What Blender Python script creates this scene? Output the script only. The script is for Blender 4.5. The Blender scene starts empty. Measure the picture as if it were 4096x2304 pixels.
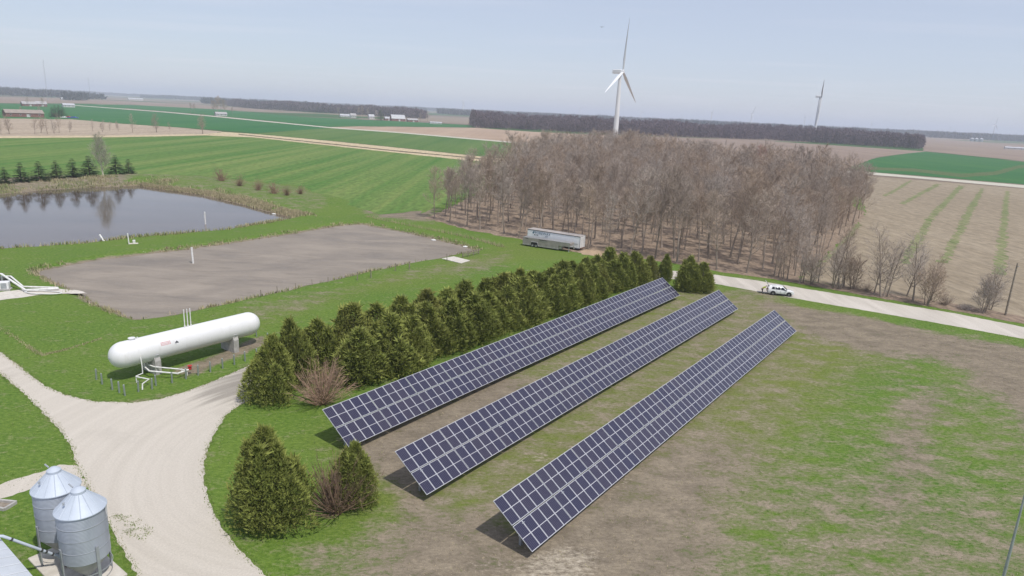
import bpy, math, random
import numpy as np
from mathutils import Vector, Matrix
from mathutils.geometry import tessellate_polygon

random.seed(7); rng = np.random.default_rng(7)
scene = bpy.context.scene
col = scene.collection
PI = math.pi
R = math.radians

# ------------------------------------------------------------------ camera
CAM_F, CAM_PITCH, CAM_ROLL, CAM_H = 683.03, R(14.48), R(2.699), 29.11
_fw = np.array([0, math.cos(CAM_PITCH), -math.sin(CAM_PITCH)])
_rt = np.array([1.0, 0, 0]); _up = np.cross(_rt, _fw)
_r2 = math.cos(CAM_ROLL) * _rt + math.sin(CAM_ROLL) * _up
_u2 = -math.sin(CAM_ROLL) * _rt + math.cos(CAM_ROLL) * _up
cam_d = bpy.data.cameras.new('camera'); cam = bpy.data.objects.new('camera', cam_d); col.objects.link(cam)
cam_d.sensor_width = 36.0; cam_d.lens = CAM_F / 1024 * 36.0
cam_d.clip_start = 0.5; cam_d.clip_end = 60000
cam.matrix_world = Matrix(((_r2[0], _u2[0], -_fw[0], 0), (_r2[1], _u2[1], -_fw[1], 0), (_r2[2], _u2[2], -_fw[2], CAM_H), (0, 0, 0, 1)))
scene.camera = cam

# ------------------------------------------------------------------ world, sun, exposure
YAW = R(35.8)                                   # bearing of the solar rows and the lagoons' long sides
SUN_EL = R(60.0)
SUN_H = np.array([math.cos(YAW + R(12)), -math.sin(YAW + R(12))])      # horizontal direction towards the sun (the panels face it)
world = bpy.data.worlds.new('World'); scene.world = world; world.use_nodes = True
wn, wl = world.node_tree.nodes, world.node_tree.links
wn.clear()
w_out = wn.new('ShaderNodeOutputWorld'); w_bg = wn.new('ShaderNodeBackground')
w_sky = wn.new('ShaderNodeTexSky'); w_sky.sky_type = 'NISHITA'; w_sky.sun_disc = False
w_sky.sun_elevation = SUN_EL; w_sky.sun_rotation = math.atan2(SUN_H[0], SUN_H[1])
w_sky.altitude = 200; w_sky.air_density = 1.0; w_sky.dust_density = 0.5; w_sky.ozone_density = 3.0
SKY_STRENGTH = 0.15
w_tc = wn.new('ShaderNodeTexCoord'); w_sep = wn.new('ShaderNodeSeparateXYZ'); wl.new(w_tc.outputs['Generated'], w_sep.inputs[0])
w_max = wn.new('ShaderNodeMath'); w_max.operation = 'MAXIMUM'; w_max.inputs[1].default_value = 0.03; wl.new(w_sep.outputs['Z'], w_max.inputs[0])
w_div = wn.new('ShaderNodeVectorMath'); w_div.operation = 'DIVIDE'
w_cmb = wn.new('ShaderNodeCombineXYZ')
for i in range(3): wl.new(w_max.outputs[0], w_cmb.inputs[i])
wl.new(w_tc.outputs['Generated'], w_div.inputs[0]); wl.new(w_cmb.outputs[0], w_div.inputs[1])
w_map = wn.new('ShaderNodeMapping'); w_map.inputs['Scale'].default_value = (0.16, 0.42, 1.0); w_map.inputs['Location'].default_value = (3.1, 1.7, 0)
wl.new(w_div.outputs[0], w_map.inputs[0])
w_noi = wn.new('ShaderNodeTexNoise'); w_noi.inputs['Scale'].default_value = 1.0; w_noi.inputs['Detail'].default_value = 6; w_noi.inputs['Roughness'].default_value = 0.55
wl.new(w_map.outputs[0], w_noi.inputs['Vector'])
w_ramp = wn.new('ShaderNodeMapRange'); w_ramp.inputs['From Min'].default_value = 0.50; w_ramp.inputs['From Max'].default_value = 0.70; w_ramp.inputs['To Max'].default_value = 0.16
wl.new(w_noi.outputs['Fac'], w_ramp.inputs['Value'])
w_mix = wn.new('ShaderNodeMix'); w_mix.data_type = 'RGBA'
w_mix.inputs['B'].default_value = (5.4, 5.2, 5.6, 1)
w_veil = wn.new('ShaderNodeMix'); w_veil.data_type = 'RGBA'; w_veil.inputs['Factor'].default_value = 0.72; w_veil.inputs['B'].default_value = (3.30, 3.48, 4.20, 1)   # thin even high haze
wl.new(w_sky.outputs[0], w_veil.inputs['A']); wl.new(w_ramp.outputs[0], w_mix.inputs['Factor']); wl.new(w_veil.outputs['Result'], w_mix.inputs['A'])
wl.new(w_mix.outputs['Result'], w_bg.inputs['Color']); w_bg.inputs['Strength'].default_value = SKY_STRENGTH
wl.new(w_bg.outputs[0], w_out.inputs['Surface'])

sun_d = bpy.data.lights.new('sun', 'SUN'); sun = bpy.data.objects.new('sun', sun_d); col.objects.link(sun)
sun_d.energy = 3.2; sun_d.angle = R(1.0); sun_d.color = (1.0, 0.955, 0.89)
sdir = Vector((math.cos(SUN_EL) * SUN_H[0], math.cos(SUN_EL) * SUN_H[1], math.sin(SUN_EL)))
sun.rotation_euler = sdir.to_track_quat('Z', 'Y').to_euler(); sun.location = (60, -40, 120)
scene.view_settings.view_transform = 'Standard'; scene.view_settings.look = 'None'
scene.view_settings.exposure = 0.16; scene.view_settings.gamma = 1.0; scene.view_settings.use_curve_mapping = False
scene.cycles.max_bounces = 5; scene.cycles.diffuse_bounces = 2; scene.cycles.glossy_bounces = 3
scene.cycles.transmission_bounces = 2; scene.cycles.volume_bounces = 1; scene.cycles.use_denoising = True

# ------------------------------------------------------------------ pixel -> ground (o: 2576 px wide picture, f: 4096 px)
def ray(x, y, s): return _fw * CAM_F + _r2 * (x / s - 512) + _u2 * (288 - y / s)
def hit(x, y, z, s):
    d = ray(x, y, s); t = (z - CAM_H) / d[2]; return np.array([d[0] * t, d[1] * t])
def o(x, y, z=0.0): return hit(x, y, z, 2576 / 1024)
def f4(x, y, z=0.0): return hit(x, y, z, 4.0)
def at_dist(x, y, D, s=2576 / 1024):
    d = ray(x, y, s); h = math.hypot(d[0], d[1]); return np.array([d[0] * D / h, d[1] * D / h, CAM_H + d[2] * D / h])
def zoom(X, Y, r, w=2576.0):
    k = (r[2] - r[0]) / w; return (r[0] + X * k, r[1] + Y * k)

# ------------------------------------------------------------------ mesh helpers
class MB:
    def __init__(s): s.v = []; s.f = []; s.m = []; s.mi = 0
    def add(s, vs, fs):
        b = len(s.v); s.v.extend([tuple(map(float, q)) for q in vs]); s.f.extend([tuple(i + b for i in q) for q in fs]); s.m.extend([s.mi] * len(fs)); return s
    def box(s, c, d, M=None):
        x, y, z = d[0] / 2, d[1] / 2, d[2] / 2
        vs = [Vector((i * x, j * y, k * z)) for i in (-1, 1) for j in (-1, 1) for k in (-1, 1)]
        if M is not None: vs = [M @ q for q in vs]
        vs = [q + Vector(c) for q in vs]
        return s.add(vs, [(0, 1, 3, 2), (4, 6, 7, 5), (0, 4, 5, 1), (2, 3, 7, 6), (0, 2, 6, 4), (1, 5, 7, 3)])
    def bevbox(s, c, d, b):
        x, y, z = d[0] / 2, d[1] / 2, d[2] / 2; vs = []
        for k, zz, ins in ((0, -z, b), (1, -z + b, 0), (2, z - b, 0), (3, z, b)):
            for (px, py) in ((-x + b, -y), (x - b, -y), (x, -y + b), (x, y - b), (x - b, y), (-x + b, y), (-x, y - b), (-x, -y + b)):
                vs.append((c[0] + px * (1 - ins / max(x, 1e-6)), c[1] + py * (1 - ins / max(y, 1e-6)), c[2] + zz))
        fs = [tuple(reversed(range(8))), tuple(range(24, 32))]
        for k in range(3):
            for i in range(8): fs.append((k * 8 + i, k * 8 + (i + 1) % 8, k * 8 + 8 + (i + 1) % 8, k * 8 + 8 + i))
        return s.add(vs, fs)
    def tube(s, pts, rad, n=8, cap=True):
        pts = [Vector(p) for p in pts]
        if not hasattr(rad, '__len__'): rad = [rad] * len(pts)
        vs = []; fs = []; prev = None
        for i, p in enumerate(pts):
            t = (pts[min(i + 1, len(pts) - 1)] - pts[max(i - 1, 0)]).normalized()
            if prev is None:
                a = Vector((0, 0, 1)) if abs(t.z) < 0.9 else Vector((1, 0, 0)); u = t.cross(a).normalized()
            else: u = (prev - t * prev.dot(t)).normalized()
            prev = u; w = t.cross(u)
            for k in range(n):
                an = 2 * PI * k / n; vs.append(p + (u * math.cos(an) + w * math.sin(an)) * rad[i])
        for i in range(len(pts) - 1):
            for k in range(n): fs.append((i * n + k, i * n + (k + 1) % n, (i + 1) * n + (k + 1) % n, (i + 1) * n + k))
        if cap:
            fs.append(tuple(reversed(range(n)))); fs.append(tuple(range((len(pts) - 1) * n, len(pts) * n)))
        return s.add(vs, fs)
    def lathe(s, prof, n=24, c=(0, 0, 0), M=None):
        vs = []; fs = []
        for (r, z) in prof:
            for k in range(n):
                a = 2 * PI * k / n; q = Vector((r * math.cos(a), r * math.sin(a), z))
                if M is not None: q = M @ q
                vs.append(q + Vector(c))
        for i in range(len(prof) - 1):
            for k in range(n): fs.append((i * n + k, i * n + (k + 1) % n, (i + 1) * n + (k + 1) % n, (i + 1) * n + k))
        if prof[0][0] > 1e-4: fs.append(tuple(reversed(range(n))))
        if prof[-1][0] > 1e-4: fs.append(tuple(range((len(prof) - 1) * n, len(prof) * n)))
        return s.add(vs, fs)
    def prism(s, poly, y0, y1, axis='y'):
        n = len(poly); vs = []
        for t in (y0, y1):
            for (a, b) in poly: vs.append((a, t, b) if axis == 'y' else ((t, a, b) if axis == 'x' else (a, b, t)))
        fs = [tuple(range(n)), tuple(reversed(range(n, 2 * n)))] + [(i, n + i, n + (i + 1) % n, (i + 1) % n) for i in range(n)]
        return s.add(vs, fs)
    def mesh(s, name, mats, smooth=False):
        me = bpy.data.meshes.new(name); me.from_pydata(s.v, [], s.f)
        for m in (mats if isinstance(mats, (list, tuple)) else [mats]): me.materials.append(m)
        if max(s.m, default=0) > 0: me.polygons.foreach_set('material_index', s.m)
        if smooth: me.polygons.foreach_set('use_smooth', [True] * len(s.f))
        me.update()
        import bmesh as _b
        bm = _b.new(); bm.from_mesh(me); _b.ops.recalc_face_normals(bm, faces=bm.faces); bm.to_mesh(me); bm.free()
        if smooth: me.set_sharp_from_angle(angle=R(40))
        return me
    def build(s, name, mats, parent=None, smooth=False): return obj(name, s.mesh(name, mats, smooth), parent)

def obj(name, me, parent=None, loc=None, rz=None):
    ob = bpy.data.objects.new(name, me); col.objects.link(ob)
    if parent is not None: ob.parent = parent
    if loc is not None: ob.location = loc
    if rz is not None: ob.rotation_euler = (0, 0, rz)
    return ob
def empty(name, loc, rz=0.0):
    ob = bpy.data.objects.new(name, None); col.objects.link(ob); ob.location = loc; ob.rotation_euler = (0, 0, rz); ob.empty_display_size = 0.2; return ob
def tag(ob, label=None, cat=None, group=None, kind=None):
    if label: ob['label'] = label
    if cat: ob['category'] = cat
    if group: ob['group'] = group
    if kind: ob['kind'] = kind
    return ob
def tri_mesh(name, V, F, mats, tint=None):
    me = bpy.data.meshes.new(name); nv, nf, k = len(V), len(F), F.shape[1]
    me.vertices.add(nv); me.vertices.foreach_set('co', V.astype(np.float32).ravel())
    me.loops.add(nf * k); me.loops.foreach_set('vertex_index', F.astype(np.int32).ravel())
    me.polygons.add(nf); me.polygons.foreach_set('loop_start', np.arange(0, nf * k, k, dtype=np.int32)); me.polygons.foreach_set('loop_total', np.full(nf, k, dtype=np.int32))
    me.materials.append(mats)
    if tint is not None:
        a = me.attributes.new('tint', 'FLOAT', 'POINT'); a.data.foreach_set('value', tint.astype(np.float32))
    me.update(calc_edges=True); me.validate()
    return me
ORD = ['first', 'second', 'third', 'fourth', 'fifth', 'sixth', 'seventh', 'eighth', 'ninth', 'tenth', 'eleventh', 'twelfth', 'thirteenth', 'fourteenth', 'fifteenth', 'sixteenth', 'seventeenth', 'eighteenth', 'nineteenth', 'twentieth']

# ------------------------------------------------------------------ materials
def rgba(c): return (c[0], c[1], c[2], 1.0)
class NT:
    def __init__(s, name):
        s.mat = bpy.data.materials.new(name); s.mat.use_nodes = True; s.n = s.mat.node_tree.nodes; s.l = s.mat.node_tree.links
        s.p = s.n['Principled BSDF']; s.tc = s.n.new('ShaderNodeTexCoord')
    def vec(s, scale=(1, 1, 1), rot=0.0, src='Object'):
        m = s.n.new('ShaderNodeMapping'); m.inputs['Scale'].default_value = scale; m.inputs['Rotation'].default_value = (0, 0, rot); s.l.new(s.tc.outputs[src], m.inputs[0]); return m.outputs[0]
    def noise(s, scale, vec=None, detail=5, rough=0.55, dist=0.0):
        n = s.n.new('ShaderNodeTexNoise'); n.inputs['Scale'].default_value = scale; n.inputs['Detail'].default_value = detail; n.inputs['Roughness'].default_value = rough; n.inputs['Distortion'].default_value = dist
        s.l.new(vec if vec is not None else s.tc.outputs['Object'], n.inputs['Vector']); return n.outputs['Fac']
    def rng(s, v, a, b, c=0.0, d=1.0):
        m = s.n.new('ShaderNodeMapRange'); m.inputs['From Min'].default_value = a; m.inputs['From Max'].default_value = b; m.inputs['To Min'].default_value = c; m.inputs['To Max'].default_value = d; s.l.new(v, m.inputs['Value']); return m.outputs[0]
    def math(s, op, a, b=None):
        m = s.n.new('ShaderNodeMath'); m.operation = op
        for i, q in enumerate((a, b)):
            if q is None: continue
            if isinstance(q, (int, float)): m.inputs[i].default_value = q
            else: s.l.new(q, m.inputs[i])
        return m.outputs[0]
    def mix(s, fac, a, b, mode='MIX'):
        m = s.n.new('ShaderNodeMix'); m.data_type = 'RGBA'; m.blend_type = mode
        for k, q in (('Factor', fac), ('A', a), ('B', b)):
            if isinstance(q, (int, float)): m.inputs[k].default_value = q
            elif isinstance(q, tuple): m.inputs[k].default_value = rgba(q)
            else: s.l.new(q, m.inputs[k])
        return m.outputs['Result']
    def attr(s, name):
        a = s.n.new('ShaderNodeAttribute'); a.attribute_name = name; return a.outputs['Fac']
    def random(s): return s.n.new('ShaderNodeObjectInfo').outputs['Random']
    def bump(s, h, strength=0.4, dist=0.05):
        b = s.n.new('ShaderNodeBump'); b.inputs['Strength'].default_value = strength; b.inputs['Distance'].default_value = dist; s.l.new(h, b.inputs['Height']); s.l.new(b.outputs[0], s.p.inputs['Normal'])
    def out(s, color, rough=0.8, metal=0.0, spec=0.3):
        if isinstance(color, tuple): s.p.inputs['Base Color'].default_value = rgba(color)
        else: s.l.new(color, s.p.inputs['Base Color'])
        if isinstance(rough, (int, float)): s.p.inputs['Roughness'].default_value = rough
        else: s.l.new(rough, s.p.inputs['Roughness'])
        s.p.inputs['Metallic'].default_value = metal; s.p.inputs['Specular IOR Level'].default_value = spec
        return s.mat
def simple(name, c1, c2=None, scale=3.0, rough=0.6, metal=0.0, spec=0.4, bump=0.0, lo=0.35, hi=0.65):
    t = NT(name)
    if c2 is None: c2 = tuple(x * 0.82 for x in c1)
    n = t.noise(scale, detail=4)
    if bump: t.bump(n, bump, 0.02)
    return t.out(t.mix(t.rng(n, lo, hi), c2, c1), rough, metal, spec)

M = {}
M['white_paint'] = simple('white_paint', (0.74, 0.74, 0.74), (0.69, 0.69, 0.685), 0.8, 0.42)
M['white_pipe'] = simple('white_pipe', (0.78, 0.78, 0.76), (0.62, 0.61, 0.58), 3.0, 0.45)
M['concrete'] = simple('concrete', (0.46, 0.44, 0.42), (0.34, 0.33, 0.31), 2.5, 0.85, bump=0.2)
M['pale_concrete'] = simple('pale_concrete', (0.62, 0.58, 0.52), (0.5, 0.46, 0.4), 1.5, 0.85, bump=0.2)
M['galv'] = simple('galvanized_steel', (0.42, 0.44, 0.46), (0.33, 0.35, 0.38), 2.0, 0.5, 0.35, 0.5)
M['post_green'] = simple('weathered_steel_post', (0.30, 0.34, 0.32), (0.22, 0.26, 0.23), 2.0, 0.6, 0.2)
M['dark_steel'] = simple('dark_steel', (0.10, 0.10, 0.10), (0.06, 0.06, 0.06), 3.0, 0.6, 0.4)
M['wood'] = simple('weathered_wood', (0.30, 0.26, 0.21), (0.20, 0.165, 0.13), 4.0, 0.85)
M['rubber'] = simple('tyre_rubber', (0.025, 0.025, 0.025), (0.015, 0.015, 0.015), 6.0, 0.8)
M['alloy'] = simple('alloy_rim', (0.55, 0.55, 0.56), (0.4, 0.4, 0.42), 4.0, 0.35, 0.6)
M['glass_dark'] = simple('dark_window_glass', (0.02, 0.022, 0.025), (0.015, 0.016, 0.018), 2.0, 0.08, 0.0, 0.6)
M['car_white'] = simple('white_car_paint', (0.80, 0.80, 0.80), (0.76, 0.76, 0.76), 1.0, 0.18, 0.0, 0.6)
M['black_trim'] = simple('black_trim', (0.03, 0.03, 0.03), (0.02, 0.02, 0.02), 3.0, 0.55)
M['red_paint'] = simple('red_paint', (0.50, 0.03, 0.03), (0.38, 0.03, 0.03), 3.0, 0.4)
M['trailer_white'] = simple('trailer_white', (0.90, 0.90, 0.90), (0.86, 0.865, 0.87), 0.6, 0.45)
M['trailer_roof'] = simple('trailer_roof', (0.44, 0.40, 0.38), (0.34, 0.31, 0.29), 0.6, 0.7)
M['turbine'] = simple('turbine_white', (0.74, 0.75, 0.76), (0.68, 0.69, 0.70), 0.05, 0.4)
M['ink_blue'] = simple('print_blue', (0.10, 0.20, 0.26), (0.06, 0.12, 0.17), 4, 0.6)
M['ink_dark'] = simple('print_dark', (0.05, 0.06, 0.07), (0.04, 0.04, 0.05), 4, 0.6)
M['ink_red'] = simple('print_red', (0.55, 0.16, 0.18), (0.6, 0.3, 0.3), 4, 0.6)
M['rust'] = simple('rusty_steel', (0.20, 0.09, 0.05), (0.13, 0.06, 0.04), 4, 0.8)

def grass_mat():
    t = NT('lawn_grass')
    big = t.noise(0.07, detail=4); mid = t.noise(0.45, t.vec((0.75, 1.3, 1), -0.25), 7, 0.66); fine = t.noise(2.6, t.vec((0.8, 1.35, 1), -0.25), 6, 0.74); tiny = t.noise(11, None, 3, 0.7)
    dead = t.attr('dead'); yel = t.attr('yellow')
    g = t.mix(t.rng(big, 0.35, 0.65), (0.062, 0.158, 0.016), (0.098, 0.182, 0.021))
    g = t.mix(t.rng(fine, 0.35, 0.68), g, (0.138, 0.205, 0.038))
    g = t.mix(t.math('MULTIPLY', yel, 0.85), g, (0.180, 0.182, 0.050))
    tan = t.mix(t.rng(mid, 0.38, 0.62), (0.178, 0.146, 0.108), (0.265, 0.220, 0.160))
    fl2 = t.noise(5.0, t.vec((0.5, 1.9, 1), -0.2), 5, 0.72)
    tan = t.mix(t.rng(fine, 0.40, 0.26, 0, 0.6), tan, (0.135, 0.105, 0.082)); tan = t.mix(t.rng(fl2, 0.60, 0.72), tan, (0.44, 0.38, 0.28))
    w = t.math('ADD', t.math('MULTIPLY', t.rng(mid, 0.3, 0.7), 0.55), t.math('MULTIPLY', t.rng(fine, 0.3, 0.7), 0.45))
    w = t.math('ADD', w, t.math('MULTIPLY', dead, 1.15))
    fac = t.rng(w, 0.72, 1.14)
    c = t.mix(fac, g, tan); c = t.mix(t.math('MULTIPLY', t.rng(fl2, 0.62, 0.74), t.math('ADD', dead, 0.12)), c, (0.44, 0.38, 0.27))
    c = t.mix(t.rng(t.math('ADD', t.attr('bare'), t.rng(fine, 0.3, 0.7, -.35, .25)), 0.25, 0.75), c, (0.45, 0.395, 0.31))
    sh = t.rng(t.math('ADD', t.math('MULTIPLY', fine, 0.6), t.math('MULTIPLY', tiny, 0.4)), 0.34, 0.66, 0.58, 1.28)
    c2 = t.n.new('ShaderNodeVectorMath'); c2.operation = 'SCALE'; t.l.new(c, c2.inputs[0]); t.l.new(sh, c2.inputs['Scale'])
    t.bump(t.math('ADD', fine, tiny), 0.35, 0.08)
    return t.out(c2.outputs[0], 0.9, 0, 0.15)
M['lawn'] = grass_mat()

def field_mat(name, a, b, ang=0.0, sw=8.0, amount=0.7, fine=0.6, rough=0.9, row=0.0, grain=0.3):
    """crop or soil: colour a to b in drilled bands sw metres wide along the bearing ang, with clods and thin spots"""
    t = NT(name)
    v = t.vec((1.0 / sw, 0.02 / sw, 1), ang); band = t.noise(1.0, v, 3, 0.6, 0.15)
    blotch = t.noise(0.012, None, 5, 0.6); small = t.noise(fine, t.vec((1, 0.35, 1), ang), 6, 0.68)
    m = t.math('ADD', t.math('MULTIPLY', t.rng(band, 0.36, 0.64), amount), t.math('MULTIPLY', t.rng(blotch, 0.3, 0.7), 1.0 - amount))
    if row:
        r_ = t.noise(1.0, t.vec((1.0 / row, 0.004, 1), ang), 1, 0.5); m = t.math('ADD', m, t.rng(r_, 0.3, 0.7, -0.15, 0.15))
    c = t.mix(m, a, b)
    sc = t.n.new('ShaderNodeVectorMath'); sc.operation = 'SCALE'; t.l.new(c, sc.inputs[0]); t.l.new(t.rng(small, 0.3, 0.7, 1 - grain, 1 + grain), sc.inputs['Scale'])
    t.bump(small, 0.3, 0.1)
    return t.out(sc.outputs[0], rough, 0, 0.12)
def along(a, b_):           # mapping angle that turns the ground direction a -> b_ (picture points) onto +y
    p, q = o(*a), o(*b_); return PI / 2 - math.atan2(*(q - p)[::-1])
A_STUB = along((2372, 658), (2472, 472)); A_WHEAT = along((0, 360), (350, 426)); A_ROADW = along((2200, 770), (2400, 804))
M['wheat_near'] = field_mat('young_wheat', (0.058, 0.150, 0.026), (0.165, 0.215, 0.062), A_WHEAT, 9, 0.8)
M['wheat_far'] = field_mat('young_wheat_far', (0.060, 0.135, 0.030), (0.120, 0.180, 0.052), A_WHEAT, 14, 0.7)
M['wheat_dark'] = field_mat('dark_wheat', (0.021, 0.117, 0.034), (0.046, 0.150, 0.042), R(70), 40, 0.4, grain=0.2)
M['wheat_right'] = field_mat('dark_wheat_right', (0.021, 0.111, 0.031), (0.052, 0.150, 0.039), R(60), 30, 0.4, grain=0.2)
M['thin_wheat'] = field_mat('thin_wheat', (0.075, 0.125, 0.04), (0.11, 0.13, 0.055), R(60), 12, 0.6)
M['soil_pink'] = field_mat('bare_soil', (0.325, 0.234, 0.169), (0.429, 0.319, 0.234), R(60), 22, 0.5, grain=0.15)
M['soil_brown'] = field_mat('brown_soil', (0.215, 0.163, 0.130), (0.293, 0.221, 0.169), R(65), 30, 0.5, grain=0.18)
M['stubble'] = field_mat('stubble', (0.235, 0.190, 0.132), (0.315, 0.262, 0.190), A_STUB, 4, 0.55, row=0.8)
M['stubble_left'] = field_mat('stubble_left', (0.319, 0.254, 0.189), (0.423, 0.345, 0.260), R(70), 12, 0.5)
M['dry_bank'] = field_mat('dry_bank', (0.429, 0.345, 0.215), (0.559, 0.461, 0.305), R(65), 3, 0.4, grain=0.35)
M['ditch'] = field_mat('ditch_bottom', (0.09, 0.075, 0.05), (0.16, 0.125, 0.08), R(65), 2, 0.4)
M['volunteer'] = field_mat('volunteer_green', (0.115, 0.165, 0.052), (0.265, 0.235, 0.140), A_STUB, 0.9, 0.8, grain=0.35)
M['litter'] = field_mat('leaf_litter', (0.205, 0.152, 0.112), (0.300, 0.232, 0.172), 0, 4, 0.3, 1.2, grain=0.4)
M['far_ground'] = None

def far_ground():
    t = NT('far_ground'); v = t.n.new('ShaderNodeTexVoronoi'); v.inputs['Scale'].default_value = 0.0022; v.distance = 'CHEBYCHEV'
    t.l.new(t.vec((1.6, 1, 1), 0.5), v.inputs['Vector'])
    sep = t.n.new('ShaderNodeSeparateColor'); t.l.new(v.outputs['Color'], sep.inputs[0])
    c = t.mix(t.rng(sep.outputs[0], 0.52, 0.56), (0.20, 0.155, 0.12), (0.045, 0.105, 0.03)); c = t.mix(t.rng(sep.outputs[1], 0.66, 0.7), c, (0.27, 0.215, 0.165))
    n = t.noise(0.02, None, 5, 0.6); c = t.mix(t.rng(n, 0.3, 0.8, 0, 0.35), c, (0.10, 0.09, 0.06))
    return t.out(c, 0.9, 0, 0.1)
M['far_ground'] = far_ground()

def gravel(name, a, b, ang, bend=None, stain=None):
    t = NT(name)
    if bend is not None:      # wheel tracks sweep round the bend: distance from its centre drives the streaks
        dv = t.n.new('ShaderNodeVectorMath'); dv.operation = 'DISTANCE'; t.l.new(t.tc.outputs['Object'], dv.inputs[0]); dv.inputs[1].default_value = (bend[0], bend[1], 0); cb_ = t.n.new('ShaderNodeCombineXYZ'); t.l.new(dv.outputs['Value'], cb_.inputs[0]); t.l.new(t.noise(0.06, None, 2), cb_.inputs[1]); tr = t.noise(1.1, cb_.outputs[0], 5, 0.6)
    else: tr = t.noise(0.55, t.vec((1, 0.12, 1), ang), 4, 0.55)
    bl = t.noise(0.12, None, 5, 0.6); pe = t.noise(7, None, 4, 0.75)
    c = t.mix(t.rng(tr, 0.35, 0.65), b, a); c = t.mix(t.rng(bl, 0.56, 0.76, 0, 0.45), c, tuple(x * 0.70 for x in b))
    for (sx, sy, sr) in (stain or ()):
        dv2 = t.n.new('ShaderNodeVectorMath'); dv2.operation = 'DISTANCE'; t.l.new(t.tc.outputs['Object'], dv2.inputs[0]); dv2.inputs[1].default_value = (sx, sy, 0); c = t.mix(t.math('MULTIPLY', t.rng(t.math('ADD', dv2.outputs['Value'], t.rng(tr, 0.3, 0.7, -2, 2)), sr * 0.4, sr, 0.75, 0.0), 1.0), c, tuple(x * 0.52 for x in b))
    sc = t.n.new('ShaderNodeVectorMath'); sc.operation = 'SCALE'; t.l.new(c, sc.inputs[0]); t.l.new(t.rng(pe, 0.3, 0.7, 0.88, 1.10), sc.inputs['Scale'])
    t.bump(pe, 0.3, 0.03)
    return t.out(sc.outputs[0], 0.92, 0, 0.15)
BEND = o(880, 1130)
M['gravel'] = gravel('drive_gravel', (0.535, 0.490, 0.425), (0.490, 0.447, 0.385), R(-5), BEND, [(*o(590, 975), 4.5), (*o(640, 945), 4.0)])
M['road'] = gravel('road_gravel', (0.56, 0.515, 0.455), (0.47, 0.43, 0.375), A_ROADW)
M['farm_lane'] = gravel('lane_gravel', (0.55, 0.52, 0.44), (0.45, 0.42, 0.34), R(60))
M['dirt'] = gravel('dirt', (0.42, 0.31, 0.21), (0.30, 0.22, 0.15), R(60))

def water():
    t = NT('pond_water'); n = t.noise(0.9, t.vec((1, 2.2, 1), 0.6), 4, 0.6); t.bump(n, 0.05, 0.02)
    b = t.noise(0.03, t.vec((1, 3, 1), 0.2), 3, 0.5)
    c = t.mix(t.rng(b, 0.35, 0.65), (0.095, 0.074, 0.060), (0.125, 0.098, 0.080))
    m = t.out(c, 0.07, 0, 0.5); t.p.inputs['IOR'].default_value = 1.33; return m
M['water'] = water()
def sludge():
    t = NT('lagoon_sludge'); n = t.noise(0.06, t.vec((1, 2.4, 1), 0.55), 6, 0.6, 0.6); s2 = t.noise(0.35, t.vec((0.4, 2.2, 1), 0.62), 6, 0.65, 0.4)
    c = t.mix(t.rng(n, 0.32, 0.68), (0.180, 0.150, 0.118), (0.300, 0.256, 0.208)); c = t.mix(t.rng(s2, 0.54, 0.72, 0, 0.6), c, (0.155, 0.128, 0.100)); s3 = t.noise(0.16, t.vec((1, 4.5, 1), 0.62), 7, 0.7, 1.2); c = t.mix(t.rng(t.math('ABSOLUTE', t.math('SUBTRACT', s3, 0.5)), 0.0, 0.012, 0.55, 0.0), c, (0.36, 0.32, 0.27))
    t.bump(s2, 0.15, 0.03)
    return t.out(c, t.rng(n, 0.3, 0.7, 0.45, 0.75), 0, 0.3)
M['sludge'] = sludge()
def cells():
    t = NT('solar_cells'); sep = t.n.new('ShaderNodeSeparateXYZ'); t.l.new(t.tc.outputs['Object'], sep.inputs[0])
    fx = t.math('FRACT', t.math('DIVIDE', t.math('ADD', sep.outputs[0], 0.465), 0.155)); fy = t.math('FRACT', t.math('DIVIDE', t.math('ADD', sep.outputs[1], 10.0), 0.0775))
    lx = t.math('LESS_THAN', t.math('ABSOLUTE', t.math('SUBTRACT', fx, 0.5)), 0.06); gx = t.math('GREATER_THAN', t.math('ABSOLUTE', t.math('SUBTRACT', fx, 0.5)), 0.475)
    gy = t.math('GREATER_THAN', t.math('ABSOLUTE', t.math('SUBTRACT', fy, 0.5)), 0.47)
    rnd = t.random()
    base = t.mix(rnd, (0.020, 0.019, 0.050), (0.034, 0.028, 0.052))
    n = t.noise(1.3, None, 3); base = t.mix(t.rng(n, 0.3, 0.7, 0, 0.5), base, (0.015, 0.015, 0.036))
    c = t.mix(t.math('MULTIPLY', lx, 0.5), base, (0.22, 0.22, 0.28)); c = t.mix(t.math('MULTIPLY', t.math('MAXIMUM', gx, gy), 0.25), c, (0.10, 0.10, 0.13))
    return t.out(c, 0.16, 0, 0.5)
M['cells'] = cells()
M['frame'] = simple('panel_frame', (0.54, 0.55, 0.58), (0.47, 0.48, 0.51), 2, 0.4, 0.2)
M['backsheet'] = simple('panel_backsheet', (0.58, 0.58, 0.61), (0.52, 0.52, 0.55), 2, 0.35)

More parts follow.
